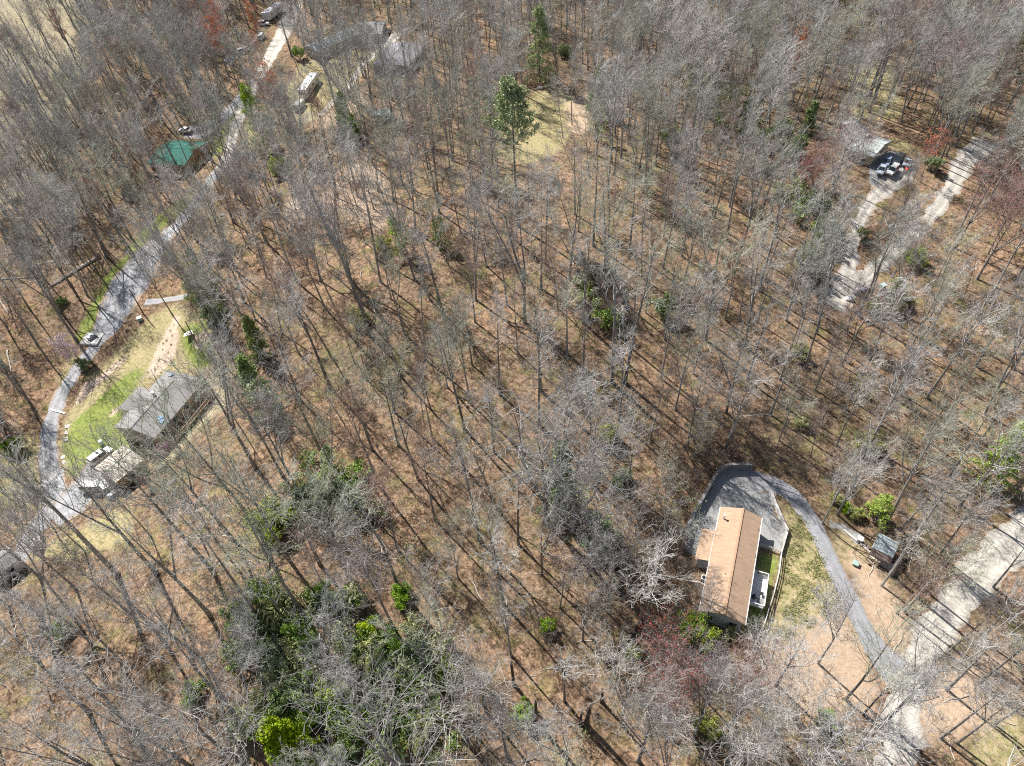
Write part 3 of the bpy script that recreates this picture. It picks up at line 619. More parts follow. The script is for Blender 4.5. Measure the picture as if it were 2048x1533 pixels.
def simple_house(corn, he, hr, mroof, mwall, name, label, cat, hip=(0, 0), base=-2.5, ov=.4, vents=2, wins=3, swap=False, porch=None):
    """corn: four px corners of the eaves, first edge runs along the ridge"""
    pA = [P(*p_, he) for p_ in corn]; c = sum(pA) / 4
    d = ((pA[1] - pA[0]) + (pA[2] - pA[3])) / 2; yaw = math.atan2(d[1], d[0]); L = math.hypot(d[0], d[1])
    e_ = ((pA[3] - pA[0]) + (pA[2] - pA[1])) / 2; W = abs(-e_[0] * math.sin(yaw) + e_[1] * math.cos(yaw))
    g0 = float(G(c[0], c[1])); o = empty(name, (c[0], c[1], g0), yaw, label, cat)
    wall_mb(-L / 2 + ov, L / 2 - ov, -W / 2 + ov, W / 2 - ov, he - .1, hr - .25 if not any(hip) else he - .05, base=base, gable=not any(hip)).build('wall', mwall, o)
    r = roof_mb(-L / 2, L / 2, -W / 2, W / 2, he, hr, hip[0], hip[1]).build('roof', mroof, o)
    MB().bar((-L / 2 + hip[0], 0, hr + .02), (L / 2 - hip[1], 0, hr + .02), .25, .06).build('ridge_cap', mroof, r)
    for k in range(vents): x = -L / 4 + k * L / 2.5; MB().tube([(x, W * .15, hr - .8), (x, W * .15, hr + .15)], .12, 8).build('roof_vent', m_white, r)
    for k in range(wins):
        x = -L / 2 + ov + (k + .7) * (L - 2 * ov) / (wins + .4)
        for s in (-1, 1): window(o, x, s * (W / 2 - ov), he * .55, 1.0, 1.1, ('+' if s > 0 else '-') + 'y')
    for s in (-1, 1): window(o, s * (L / 2 - ov), 0.4, he * .55, 1.0, 1.1, ('+' if s > 0 else '-') + 'x')
    dd = MB().box((L * .12, -(W / 2 - ov) - .04, 1.05), (.95, .1, 2.1)).build('door', m_white, o); MB().box((L * .12 + .35, -(W / 2 - ov) - .12, 1.05), (.06, .06, .12)).build('handle', m_black, dd)
    return o, c, yaw, L, W
oD, c, yaw, L, W = simple_house([(322, 279), (395, 283), (391, 331), (317, 330)], 3.2, 4.6, m_green, m_bwood, 'house', 'brown house with green metal roof seen through bare trees', 'house', wins=4)
pr = MB().box((0, -W / 2 - 1.3, .7), (L * .9, 2.6, .15)); [pr.box((x, -W / 2 - 2.5, .2), (.15, .15, 1.2)) for x in np.linspace(-L * .44, L * .44, 6)]; pr.build('porch', m_wood, oD)
simple_house([(249, 380), (263, 380), (264, 392), (248, 392)], 2.2, 2.9, m_green, m_bwood, 'shed', 'tiny green roofed shed in the wood below the green roofed house', 'shed', wins=0, vents=0, ov=.2)
oI, c, yaw, L, W = simple_house([(1702, 301), (1759.5, 318), (1773, 279), (1722, 263)], 3.0, 4.2, m_metalr, m_tsid, 'house', 'house with pale metal roof beside the parked cars', 'house', wins=2)
simple_house([(1716, 238), (1748, 272), (1722, 290), (1688, 250)], 3.4, 4.9, m_sh_grey, m_gsid, 'house_wing', 'grey shingled house end joined behind the pale metal roof', 'house', wins=2)
simple_house([(611, 93), (697, 56), (714, 67), (629, 107)], 3.2, 4.4, m_sh_blue, m_tsid, 'house', 'long house with blue grey metal roof behind the motorhome', 'house', wins=4)
simple_house([(702, 48), (760, 42), (776, 66), (716, 72)], 3.0, 4.0, m_sh_grey, m_gsid, 'garage', 'grey roofed garage right behind the blue grey roofed house', 'garage', wins=1)
simple_house([(749, 126), (786, 82), (850, 88), (812, 140)][::1], 3.2, 4.9, m_sh_dark, m_gsid, 'house', 'house with broad dark grey shingle roof screened by bare trees', 'house', hip=(3, 3), wins=3)
simple_house([(745, 222), (778, 218), (782, 228), (748, 233)], 2.3, 3.0, mat('teal_metal_roof', (.42, .60, .58), (.33, .5, .48), rough=.5), m_dwood, 'shed', 'small shed with pale teal metal roof deep in the wood', 'shed', wins=1, vents=0, ov=.2)
simple_house([(2000, 30), (2040, 8), (2060, 22), (2018, 46)], 3.2, 4.3, m_sh_blue, m_white, 'house', 'pale house in the upper right corner', 'house', wins=3)
simple_house([(-40, 1135), (18, 1095), (40, 1112), (-14, 1158)], 3.0, 4.0, m_sh_grey, m_white, 'outbuilding', 'grey roofed white outbuilding at the left edge of the photo', 'building', wins=1, vents=0)
oJ, c, yaw, L, W = simple_house([(1744.5, 1094), (1786, 1117), (1799, 1085), (1758.5, 1067)], 2.4, 2.9, m_bluesh, m_dwood, 'garden_shed', 'garden shed with weathered blue grey roof and brown lean-to', 'shed', wins=1, vents=0, ov=.25)
ln = MB().box((0, -W / 2 - .5, 2.1), (L, 1.15, .08), tilt=(R_(12), 0)); [ln.box((x, -W / 2 - 1.0, .95), (.1, .1, 2.0)) for x in np.linspace(-L / 2 + .1, L / 2 - .1, 4)]; ln.build('lean_to', m_dwood, oJ)
# ------------------------------------------------------------------ vehicles
def paint(name, c): return mat(name, c, tuple(v * .93 for v in c), rough=.4, spec=.4, scale=.5)
P_WHITE = paint('white_car_paint', (.66, .66, .66)); P_SILV = paint('silver_car_paint', (.34, .38, .43)); P_BLUE = paint('blue_grey_car_paint', (.17, .23, .32)); P_BLK = paint('black_car_paint', (.03, .035, .04)); P_RED = paint('red_paint', (.55, .07, .05))
m_lamp = mat('lamp_glass', (.75, .75, .7), (.6, .6, .58), rough=.15); m_tail = mat('tail_lamp_red', (.45, .03, .02), (.35, .02, .02), rough=.3)
def wheels(e, L, W, r=.34, xs=(.31, -.31)):
    for fx in xs:
        for s in (-1, 1):
            wv = MB().tube([(fx * L, s * (W / 2 - .22), r), (fx * L, s * (W / 2 + .01), r)], r, 16).build('wheel', m_rubber, e)
            MB().tube([(fx * L, s * (W / 2 - .02), r), (fx * L, s * (W / 2 + .025), r)], r * .6, 12).build('rim', m_steel, wv)
def car(px0, px1, kind, pm, label, Lf=None, group=None):
    """px0 rear, px1 front"""
    A, B, c, yaw, L = span(px0, px1, .8); L = Lf or L; W = 1.85; hb, ht = (.95, 1.5) if kind == 'sedan' else (1.08, 1.78)
    z = float(G(c[0], c[1])) + (.14 if np.min((RP0[:, 0] - c[0]) ** 2 + (RP0[:, 1] - c[1]) ** 2 - RP0[:, 2] ** 2) < 0 else .02)
    e = empty({'pickup': 'pickup_truck', 'van': 'van'}.get(kind, 'parked_car'), (c[0], c[1], z), yaw, label, {'pickup': 'truck', 'van': 'van'}.get(kind, 'car'), group)
    h = L / 2
    pr = [(-h, .35), (-h, hb - .08), (-h * .93, hb), (h * .45, hb), (h * .93, hb - .16), (h, hb - .3), (h, .35), (h * .8, .26), (-h * .8, .26)]
    b = MB(); n = len(pr); b.add([(x, -W / 2, z_) for x, z_ in pr] + [(x, W / 2, z_) for x, z_ in pr], [tuple(range(n)), tuple(range(2 * n - 1, n - 1, -1))] + [(k, n + k, n + (k + 1) % n, (k + 1) % n) for k in range(n)])
    body = b.build('body', pm, e, bevel=.09)
    if kind == 'sedan': f = (-.36, -.24, .10, .27)
    elif kind == 'pickup': f = (-.08, -.05, .14, .27)
    elif kind == 'van': f = (-.48, -.46, .28, .42)
    else: f = (-.47, -.42, .12, .26)
    x0, x1, x2, x3 = [v * L for v in f]; wl, wt = W / 2 - .07, W / 2 - .24
    MB().add([(x0, -wl, hb - .01), (x3, -wl, hb - .01), (x3, wl, hb - .01), (x0, wl, hb - .01), (x1, -wt, ht), (x2, -wt, ht), (x2, wt, ht), (x1, wt, ht)], [(3, 2, 1, 0), (4, 5, 6, 7), (0, 1, 5, 4), (1, 2, 6, 5), (2, 3, 7, 6), (3, 0, 4, 7)]).build('windows', m_glass, e)
    r = MB().box(((x1 + x2) / 2, 0, ht + .03), (x2 - x1 + .08, 2 * wt + .08, .07))
    for s in (-1, 1):
        r.bar((x0 + .02, s * wl, hb), (x1, s * (wt + .02), ht + .02), .08); r.bar((x3 - .02, s * wl, hb), (x2, s * (wt + .02), ht + .02), .07); xm = (x1 + x2) / 2; r.bar((xm, s * (wl + .01), hb), (xm, s * (wt + .02), ht + .02), .09)
    ro = r.build('roof', pm, e, bevel=.02)
    if kind == 'suv' and 'sunroof' in label: MB().box((x2 - .75, 0, ht + .075), (.5, .7, .02)).build('sunroof', m_glass, ro)
    if kind == 'pickup': MB().box((-.30 * L, 0, hb + .01), (.34 * L, W - .3, .03)).build('cargo_bed', m_black, e)
    for s in (-1, 1):
        MB().box((h - .03, s * (W / 2 - .28), hb - .38), (.1, .36, .16)).build('headlight', m_lamp, e); MB().box((-h + .02, s * (W / 2 - .2), hb - .25), (.1, .24, .22)).build('tail_light', m_tail, e)
        MB().box((x3 - .25, s * (W / 2 + .08), hb + .05), (.14, .2, .14)).build('mirror', pm, e)
    wheels(e, L, W)
    return e
RP0 = np.array(ROADPTS)
car((183, 926), (219, 899), 'suv', P_WHITE, 'white sport utility car with sunroof parked beside the tan roofed garage', 4.9)
car((176, 975), (200, 975), 'van', P_WHITE, 'white van parked nearest the gravel drive below the garage', 4.9)
car((206, 968), (224, 990), 'suv', P_SILV, 'silver car parked at the corner of the garage', 4.6)
car((383, 262), (356, 259), 'sedan', P_WHITE, 'white car parked on gravel above the green roofed house', 4.6)
car((1781, 311), (1768, 333), 'sedan', P_BLUE, 'blue grey car nearest the pale metal roof', 4.7)
car((1770, 328), (1757, 352), 'sedan', P_SILV, 'silver car parked below the blue grey one', 4.8)
car((1806, 311), (1789, 328), 'suv', P_BLK, 'black sport utility car right of the blue grey one', 4.7)
car((1793, 333), (1777, 350), 'suv', paint('pale_grey_cover', (.45, .46, .46)), 'pale car under a light cover below the black one', 4.6)
car((1820, 322), (1812, 332), 'pickup', P_SILV, 'small grey utility cart right of the black car', 3.2)
car((516, 47), (537, 47), 'suv', P_WHITE, 'white car parked below the white trailer home at the top', 4.6)
car((452, 121), (466, 116), 'sedan', P_SILV, 'pale car parked left of the row of white vans', 4.4)
car((480, 104), (496, 98), 'van', P_WHITE, 'white van at the lower end of the row in the upper left wood', 5.2)
car((499, 99), (513, 82), 'van', P_WHITE, 'long white van in the middle of the row in the upper left wood', 6.0)
car((519, 78), (526, 69), 'van', P_WHITE, 'small white van at the upper end of the row in the wood', 4.6)
car((2035, 36), (2050, 26), 'sedan', P_WHITE, 'white car parked below the pale house in the upper right corner', 4.5)
car((10, 1152), (-14, 1168), 'pickup', P_WHITE, 'white truck at the left edge below the outbuilding', 5.2)
def rv(p0, p1, W, H, name, label, cat, stripes=True, acs=2, h=None, Lmax=None):
    A, B, c, yaw, L = span(p0, p1, H); L = min(L, Lmax or 99); z = float(G(c[0], c[1]))
    e = empty(name, (c[0], c[1], z), yaw, label, cat)
    MB().box((0, 0, .45 + (H - .45) / 2), (L, W, H - .45)).build('body', P_WHITE, e, bevel=.14)
    for s in (-1, 1):
        for k in range(3): MB().box((-L * .3 + k * L * .27, s * (W / 2 + .01), H * .62), (L * .13, .05, .6)).build('window', m_glass, e)
        if stripes: MB().box((0, s * (W / 2 + .006), H * .4), (L * .94, .03, .22)).build('stripe', mat('brown_stripe', (.30, .20, .14), (.26, .17, .12)), e)
    MB().box((L / 2 + .01, 0, H * .62), (.05, W * .8, .8)).build('windscreen', m_glass, e)
    for k in range(acs): MB().box((-L * .25 + k * L * .4, 0, H + .14), (1.0, .75, .28)).build('roof_unit', m_white if k else m_steel, e, bevel=.05)
    MB().box((L * .05, -W / 2 - .04, 1.3), (.7, .05, 1.7)).build('door', m_white, e)
    wheels(e, L, W, .42, (.33, -.25)); return e
rv((627, 144), (603, 182), 3.0, 3.3, 'motorhome', 'big white motorhome with brown striped side on the yellow grass', 'motorhome')
rv((603, 197), (590, 212), 2.2, 2.2, 'cargo_trailer', 'small white trailer just below the motorhome', 'trailer', False, 0)
rv((529, 26), (558, 6), 3.2, 3.4, 'trailer_home', 'long white trailer home at the top edge by the dirt road', 'trailer home', False, 1)
rv((60, 1088), (82, 1076), 2.0, 1.3, 'flatbed_trailer', 'low white trailer beside the olive grass at the left edge', 'trailer', False, 0)
# red tractor and junk by the cars
q = P(1812, 343); t = empty('garden_tractor', V(q), R_(230), 'small red garden tractor beside the pale covered car', 'tractor')
MB().box((.35, 0, .65), (1.1, .6, .45)).box((-.5, 0, .6), (.8, .9, .3)).build('body', P_RED, t, bevel=.06); MB().box((-.45, 0, .9), (.45, .45, .3)).build('seat', m_black, t, bevel=.05); wheels(t, 2.0, 1.1, .32)

# bins, boxes, posts
def bin_(px, label, m, h=1.1, w_=.65, name='wheelie_bin', cat='bin', rz=.5):
    q = P(*px); t = empty(name, V(q + np.array([0, 0, .05])), rz, label, cat)
    MB().box((0, 0, h * .45), (w_, w_, h * .9), taper=1.0).build('bin_body' if 'bin' in name else 'casing', m, t, bevel=.04); MB().box((0, 0, h * .94), (w_ * 1.12, w_ * 1.12, h * .09)).build('lid', m, t, bevel=.03); return t
m_teal = mat('pale_teal_plastic', (.50, .68, .62), (.42, .58, .53), rough=.4)
bin_((205, 889), 'pale green wheeled bin beside the white sport utility car', m_teal)
bin_((281, 641), 'pale grey green utility box on the grass below the side path', mat('grey_green_metal', (.40, .48, .44), (.34, .4, .37), rough=.5), .9, 1.1, 'utility_box', 'utility box')
bin_((1710, 1129), 'low grey green box alone on the leaves below the lamp post', mat('grey_green_paint', (.33, .42, .38), (.28, .36, .33), rough=.5), .5, .85, 'utility_box', 'utility box', 1.0)
bin_((1718, 1083), 'dark and white bin beside the stone edging near the shed', m_white, .9, .8, 'storage_bin', 'bin', .9)
bin_((1764, 577), 'teal bin at the edge of the trees below the driveway', m_teal, 1.0, 1.0, 'storage_bin', 'bin', .3)
for i, (x, y) in enumerate([(1728, 1092), (1735, 1098), (1722, 1090)]):
    q = P(x, y); t = empty('planter', V(q), .8, ['middle white planter box in the row near the shed', 'white planter box of the row closest to the shed', 'white planter box of the row farthest from the shed'][i], 'planter', 'white planters near the shed')
    MB().box((0, 0, .25), (.6, .45, .5)).build('box', m_white, t, bevel=.03); MB().box((0, 0, .51), (.5, .35, .05)).build('soil', m_dwood, t)
t = empty('lamp_post', V(P(1705.5, 1106)), R_(30), 'thin dark lamp post casting a long shadow beside the shed path', 'lamp post')
MB().tube([(0, 0, -.3), (0, 0, 2.9)], .045, 8).build('post', m_black, t); MB().tube([(0, 0, 2.9), (0, 0, 3.0), (0, 0, 3.3), (0, 0, 3.42)], [.1, .2, .24, .05], 8).build('lantern', m_black, t)
wallrun([(1687, 1061), (1712, 1082), (1742, 1108), (1762, 1124), (1786, 1140)], .3, .28, .28, m_pwood, 'timber_edging', None, None, 'straight pale timber edging along the shed path', 'edging', .4)
wallrun([(1742, 1106), (1786, 1139)], 1.5, .1, .1, m_pwood, 'boardwalk', None, None, 'pale boardwalk in front of the garden shed', 'boardwalk', .3)
# concrete pad with unit
c4 = [P(*p_) for p_ in ((175, 665), (208, 668), (195, 693), (160, 691))]; zc = max(q[2] for q in c4) + .08
mb = MB(); mb.add([(q[0], q[1], zc) for q in c4] + [(q[0], q[1], zc - .6) for q in c4], [(0, 1, 2, 3), (7, 6, 5, 4), (0, 4, 5, 1), (1, 5, 6, 2), (2, 6, 7, 3), (3, 7, 4, 0)]); pad = mb.build('concrete_pad', m_conc); tag(pad, 'small pale concrete pad at the left edge of the gravel road', 'concrete pad')
q = P(184, 679); t = empty('machine', (q[0], q[1], zc), R_(60), 'grey machine with dark roller resting on the concrete pad', 'machine')
MB().box((0, 0, .45), (1.6, 1.1, .8)).build('casing', m_steel, t, bevel=.1); MB().box((.2, 0, .95), (.7, .7, .25)).build('cover', m_teal, t, bevel=.05); MB().tube([(.9, -1.2, .35), (.9, 1.1, .35)], .2, 12).build('roller', m_black, t)
for i, (x, y, s) in enumerate([(136, 853, .62), (134, 866, .55), (133, 879, .6), (126, 915, .5), (128, 925, .45)]):
    q = P(x, y); m_ = MB(); n = 9; vs = [(s * (1 + .2 * math.sin(k * 2.1 + i)) * math.cos(k * 6.28 / n), s * (1 + .2 * math.cos(k * 3.1 + i)) * math.sin(k * 6.28 / n), z_) for z_ in (-.1, .12) for k in range(n)]
    m_.add(vs, [tuple(range(n - 1, -1, -1)), tuple(range(n, 2 * n))] + [(k, (k + 1) % n, n + (k + 1) % n, n + k) for k in range(n)])
    o = m_.build('stepping_stone', m_ltblk); o.location = V(q); tag(o, ['uppermost flat pale stone on the lawn beside the gravel road', 'second flat pale stone from the top beside the gravel road', 'third flat pale stone from the top beside the gravel road', 'fourth flat stone from the top, below the brown patch', 'lowest flat stone beside the gravel road bend'][i], 'stone', 'flat stones beside the gravel road')
a_, b_ = P(101, 820), P(131, 828); o = MB().bar((0, 0, .14), tuple(b_ - a_ + np.array([0, 0, .14])), .35, .08).build('drain_cover', m_white); o.location = V(a_); tag(o, 'thin white drain cover lying across the gravel road', 'drain')
t = empty('garden_table', V(P(378, 672)), .4, 'white angular table on the grass beside the upper planting bed', 'table')
MB().add([(-1.1, -.7, .7), (1.2, -.9, .7), (1.0, .9, .7), (-.6, .5, .7), (-1.1, -.7, .76), (1.2, -.9, .76), (1.0, .9, .76), (-.6, .5, .76)], [(3, 2, 1, 0), (4, 5, 6, 7), (0, 1, 5, 4), (1, 2, 6, 5), (2, 3, 7, 6), (3, 0, 4, 7)]).build('table_top', m_white, t)
for sx, sy in ((-.6, -.5), (.9, -.6), (.8, .6), (-.4, .3)): MB().box((sx, sy, .34), (.08, .08, .7)).build('leg', m_steel, t)
# poles and wires
def pole(b, tpx, label, arm=True, name='utility_pole'):
    B_ = P(*b); best = min(((math.hypot(*(np.array(proj(B_ + np.array([0, 0, h]))) - np.array(tpx))), h) for h in np.arange(4, 16, .25)))[1]
    t = empty(name, V(B_), .5, label, 'pole'); MB().tube([(0, 0, -.5), (0, 0, best)], [.17, .11], 10).build('post', m_dwood, t)
    if arm: MB().box((0, 0, best - .5), (2.0, .12, .14)).build('crossarm', m_dwood, t); MB().tube([(.4, .2, best - 2), (.4, .2, best - 1.2)], .2, 12).build('transformer', m_steel, t)
    return B_ + np.array([0, 0, best - .4])
p1_ = pole((1232, 215), (1228, 128), 'leaning power pole with crossarm beyond the tall cedar')
p2_ = pole((402, 703), (357, 650), 'bare wooden pole standing beside the upper planting bed', False)
p3_ = pole((287, 628), (261, 576), 'thin wooden pole on the grass edge beside the gravel road', False)
p4_ = P(880, 200, 9.5)
def wire(a, b, sag, r=.022):
    pts = [a + (b - a) * k / 16 + np.array([0, 0, -sag * 4 * (k / 16) * (1 - k / 16)]) for k in range(17)]; m_ = MB(); m_.tube([q - a for q in pts], r, 5, False); return m_
m_wire = mat('pale_cable', (.55, .55, .53), (.45, .45, .43), rough=.5)
pole((880, 235), (872, 165), 'dark power pole among the trees left of the grassy clearing')
for i, off in enumerate((-.8, .8)):
    a = p1_ + np.array([off * .9, off * .4, .3]); b = p4_ + np.array([off * .9, off * .4, 0]); o = wire(a, b, 2.2).build('power_cable', m_wire); o.location = V(a); tag(o, ['upper pale power cable strung over the grassy clearing', 'lower pale power cable strung over the grassy clearing'][i], 'cable', 'power cables')
# boulders
def boulder(px, s, m, label, seed, group=None):
    g = np.random.default_rng(seed); q = P(*px); m_ = MB(); n, r_ = 10, 6; vs = []
    for i in range(r_ + 1):
        a = math.pi * i / r_
        for k in range(n): b = 6.28 * k / n; rr = s * (1 + g.normal(0, .09)); vs.append((rr * math.sin(a) * math.cos(b), rr * .8 * math.sin(a) * math.sin(b), rr * .6 * math.cos(a)))
    fs = [(i * n + k, (i + 1) * n + k, (i + 1) * n + (k + 1) % n, i * n + (k + 1) % n) for i in range(r_) for k in range(n)]
    o = m_.add(vs, fs).build('boulder', m); o.location = V(q + np.array([0, 0, s * .2])); tag(o, label, 'boulder', group)
m_rock = mat('pale_rock', (.62, .61, .60), (.42, .41, .40), scale=1.5, detail=8, bump=.4, rough=.9); m_rock2 = mat('grey_purple_rock', (.36, .33, .36), (.22, .20, .23), scale=1.5, detail=8, bump=.4, rough=.9)
boulder((1697, 600), 1.0, m_rock, 'white boulder at the end of the gravel turning place', 1, 'boulders at the road end'); boulder((1728, 582), 1.2, m_rock2, 'dark purplish boulder right of the white one', 2, 'boulders at the road end'); boulder((1712, 588), .8, m_rock2, 'small grey boulder between the white and the dark one', 3, 'boulders at the road end')
boulder((1785, 456), 1.1, m_rock, 'pale boulder on the bank above the forest road', 4); boulder((1080, 178), 1.1, m_rock, 'pale rock at the top of the grassy clearing', 5); boulder((445, 432), .8, m_rock, 'white rock in the brush right of the gravel road', 6)
# fallen trunks and broken snags
m_dead = mat('pale_dead_wood', (.62, .56, .49), (.40, .35, .30), scale=2, stretch=(1, 1, 1), rough=.9); m_deadd = mat('dark_dead_wood', (.12, .09, .07), (.07, .05, .04), scale=2, rough=.95)
def log(a, b, r0, r1, m, label, stubs=3, seed=0):
    g = np.random.default_rng(seed); A, B = P(*a), P(*b); n = 6
    pts = [A + (B - A) * k / n for k in range(n + 1)]; pts = [np.array([q[0], q[1], float(G(q[0], q[1])) + r0 * .8]) + g.normal(0, .05, 3) for q in pts]
    t = empty('fallen_tree', V(pts[0]), 0, label, 'log'); MB().tube([q - pts[0] for q in pts], list(np.linspace(r0, r1, n + 1)), 9).build('trunk', m, t, True)
    if stubs:
        s_ = MB()
        for k in range(stubs):
            q = pts[2 + k % (n - 2)] - pts[0]; d = g.normal(size=3); d[2] = abs(d[2]) * .6; d /= np.linalg.norm(d); s_.tube([q, q + d * g.uniform(.8, 2.2)], [r1 * .5, .02], 5)
        s_.build('branch', m, t)
log((197, 517), (98, 577), .42, .2, m_dead, 'long fallen trunk with dark root end left of the gravel apron', 5, 1)
q = P(197, 516); o = MB().tube([(0, 0, .2), (.5, .2, .5)], [.75, .9], 11).build('root_plate', m_deadd); o.location = V(q); tag(o, 'dark round root plate at the end of the long fallen trunk', 'stump')
log((0, 560), (88, 553), .2, .12, m_dead, 'thin white fallen trunk at the left edge, lower of two', 3, 2); log((100, 524), (150, 530), .18, .1, m_dead, 'short white fallen trunk above the long one', 2, 3)
log((0, 600), (18, 630), .2, .12, m_dead, 'short pale log at the left edge', 1, 4); log((15, 700), (25, 760), .16, .1, m_dead, 'thin pale log in the left wood margin', 1, 14)
log((1288, 1240), (1218, 1326), .42, .26, m_deadd, 'dark fallen log pointing at the red budded maple', 4, 5); log((1214, 1328), (1180, 1270), .2, .1, m_deadd, 'thin dark log meeting the thick fallen log', 3, 6)
log((1346, 1462), (1388, 1486), .14, .08, m_dead, 'thin pale fallen stem in the lower wood', 1, 7); log((800, 1222), (832, 1190), .16, .12, m_dead, 'short pale log on the leaves in the lower middle wood', 0, 8)
log((1107, 1440), (1060, 1480), .12, .06, m_dead, 'pale thin fallen stem left of the broken snags', 2, 9); log((745, 603), (752, 632), .13, .09, m_dead, 'pale straight log on the middle slope', 0, 10); log((925, 845), (945, 875), .15, .1, m_dead, 'short pale log in the middle of the wood', 0, 11)
log((1296, 575), (1258, 585), .12, .08, m_dead, 'thin pale log near the olive bush', 0, 12)
def snag(px, h, r0, lean, label, seed):
    g = np.random.default_rng(seed); B_ = P(*px); t = empty('broken_snag', V(B_), 0, label, 'dead tree'); k = np.linspace(0, 1, 7)
    pts = [np.array([lean[0] * h * a, lean[1] * h * a, h * a - .3]) for a in k]; MB().tube(pts, [r0 * (1.3 if i == 0 else 1 - .35 * a) for i, a in enumerate(k)], 9).build('trunk', m_deadd, t, True)
    s_ = MB(); tp = pts[-1]
    for i in range(5): a = i * 1.25; s_.tube([tp + r0 * .4 * np.array([math.cos(a), math.sin(a), -.3]), tp + np.array([r0 * .5 * math.cos(a), r0 * .5 * math.sin(a), g.uniform(.4, 1.4)])], [r0 * .3, .03], 5)
    s_.build('splinters', m_dead, t)
snag((1172, 1450), 7, .38, (.05, .02), 'thick dark broken snag with splintered top, biggest of four', 1); snag((1160, 1450), 5, .26, (.02, .0), 'shorter dark snag just left of the thickest one', 2); snag((1072, 1447), 8, .28, (.02, .03), 'tall dark snag standing left beside a green shrub', 3); snag((1204, 1405), 4, .3, (-.03, .05), 'jagged low snag on the bare sandy spot', 4)
snag((1028, 1370), 8, .26, (.0, .0), 'dark straight dead trunk in the lower wood', 5)

# ------------------------------------------------------------------ tree builders (vectorised growth)
def unit(a): return a / (np.linalg.norm(a, axis=-1, keepdims=True) + 1e-9)

class Wood:
    def __init__(s): s.v = []; s.f = []; s.n = 0
    def tubes(s, Pt, Rd, sides):
        """Pt (m,n,3) Rd (m,n)"""
        m, n, _ = Pt.shape
        T = unit(np.gradient(Pt, axis=1))
        ref = np.where(np.abs(T[:, :1, 2:3]) < .9, np.array([0, 0, 1.]), np.array([1., 0, 0]))
        ref = np.broadcast_to(ref, T.shape)
        U = unit(np.cross(T, ref)); W = np.cross(T, U)
        a = np.arange(sides) * 2 * math.pi / sides
        Q = Pt[:, :, None, :] + Rd[:, :, None, None] * (np.cos(a)[None, None, :, None] * U[:, :, None, :] + np.sin(a)[None, None, :, None] * W[:, :, None, :])
        idx = np.arange(m * n * sides).reshape(m, n, sides) + s.n
        nx_ = np.roll(idx, -1, axis=2)
        f = np.stack([idx[:, :-1], idx[:, 1:], nx_[:, 1:], nx_[:, :-1]], -1).reshape(-1, 4)
        s.v.append(Q.reshape(-1, 3)); s.f.append(f); s.n += m * n * sides
    def get(s): return np.concatenate(s.v), np.concatenate(s.f)

def children(g, Pt, Rd, cnt, t0, t1, ang, L, rr, npt, up=.15, wob=.12, rmin=.012, taper=.25):
    """grow cnt children from each parent polyline; returns Pt, Rd"""
    m, n, _ = Pt.shape
    t = t0 + (t1 - t0) * (np.arange(cnt)[None, :] + g.random((m, cnt))) / cnt
    x = t * (n - 1); i = np.clip(x.astype(int), 0, n - 2); fr = (x - i)[..., None]
    mi = np.arange(m)[:, None]
    p0 = Pt[mi, i] * (1 - fr) + Pt[mi, i + 1] * fr
    r0 = (Rd[mi, i] * (1 - fr[..., 0]) + Rd[mi, i + 1] * fr[..., 0])
    d = unit(Pt[mi, i + 1] - Pt[mi, i])
    rv = g.normal(size=d.shape); pr = unit(rv - (rv * d).sum(-1, keepdims=True) * d)
    a = ang(t, g) if callable(ang) else ang * (1 + g.normal(0, .18, t.shape))
    dd = unit(d * np.cos(a)[..., None] + pr * np.sin(a)[..., None] + np.array([0, 0, up]))
    Lc = (L(t, g) if callable(L) else L * (1.15 - .75 * t)) * (.75 + .5 * g.random(t.shape))
    k = np.linspace(0, 1, npt)
    wv = g.normal(size=d.shape) * wob; wv2 = g.normal(size=d.shape) * wob
    bend = k[None, None, :, None] ** 2 * wv[:, :, None, :] + (np.sin(k * 5)[None, None, :, None]) * wv2[:, :, None, :] * .35 + np.array([0, 0, up * .8]) * (k ** 2)[None, None, :, None]
    pts = p0[:, :, None, :] + Lc[:, :, None, None] * (k[None, None, :, None] * dd[:, :, None, :] + bend)
    rb = np.maximum(r0 * rr, rmin)
    rad = rb[:, :, None] * (1 - (1 - taper) * k)[None, None, :]
    return pts.reshape(-1, npt, 3), np.maximum(rad, rmin * .8).reshape(-1, npt)

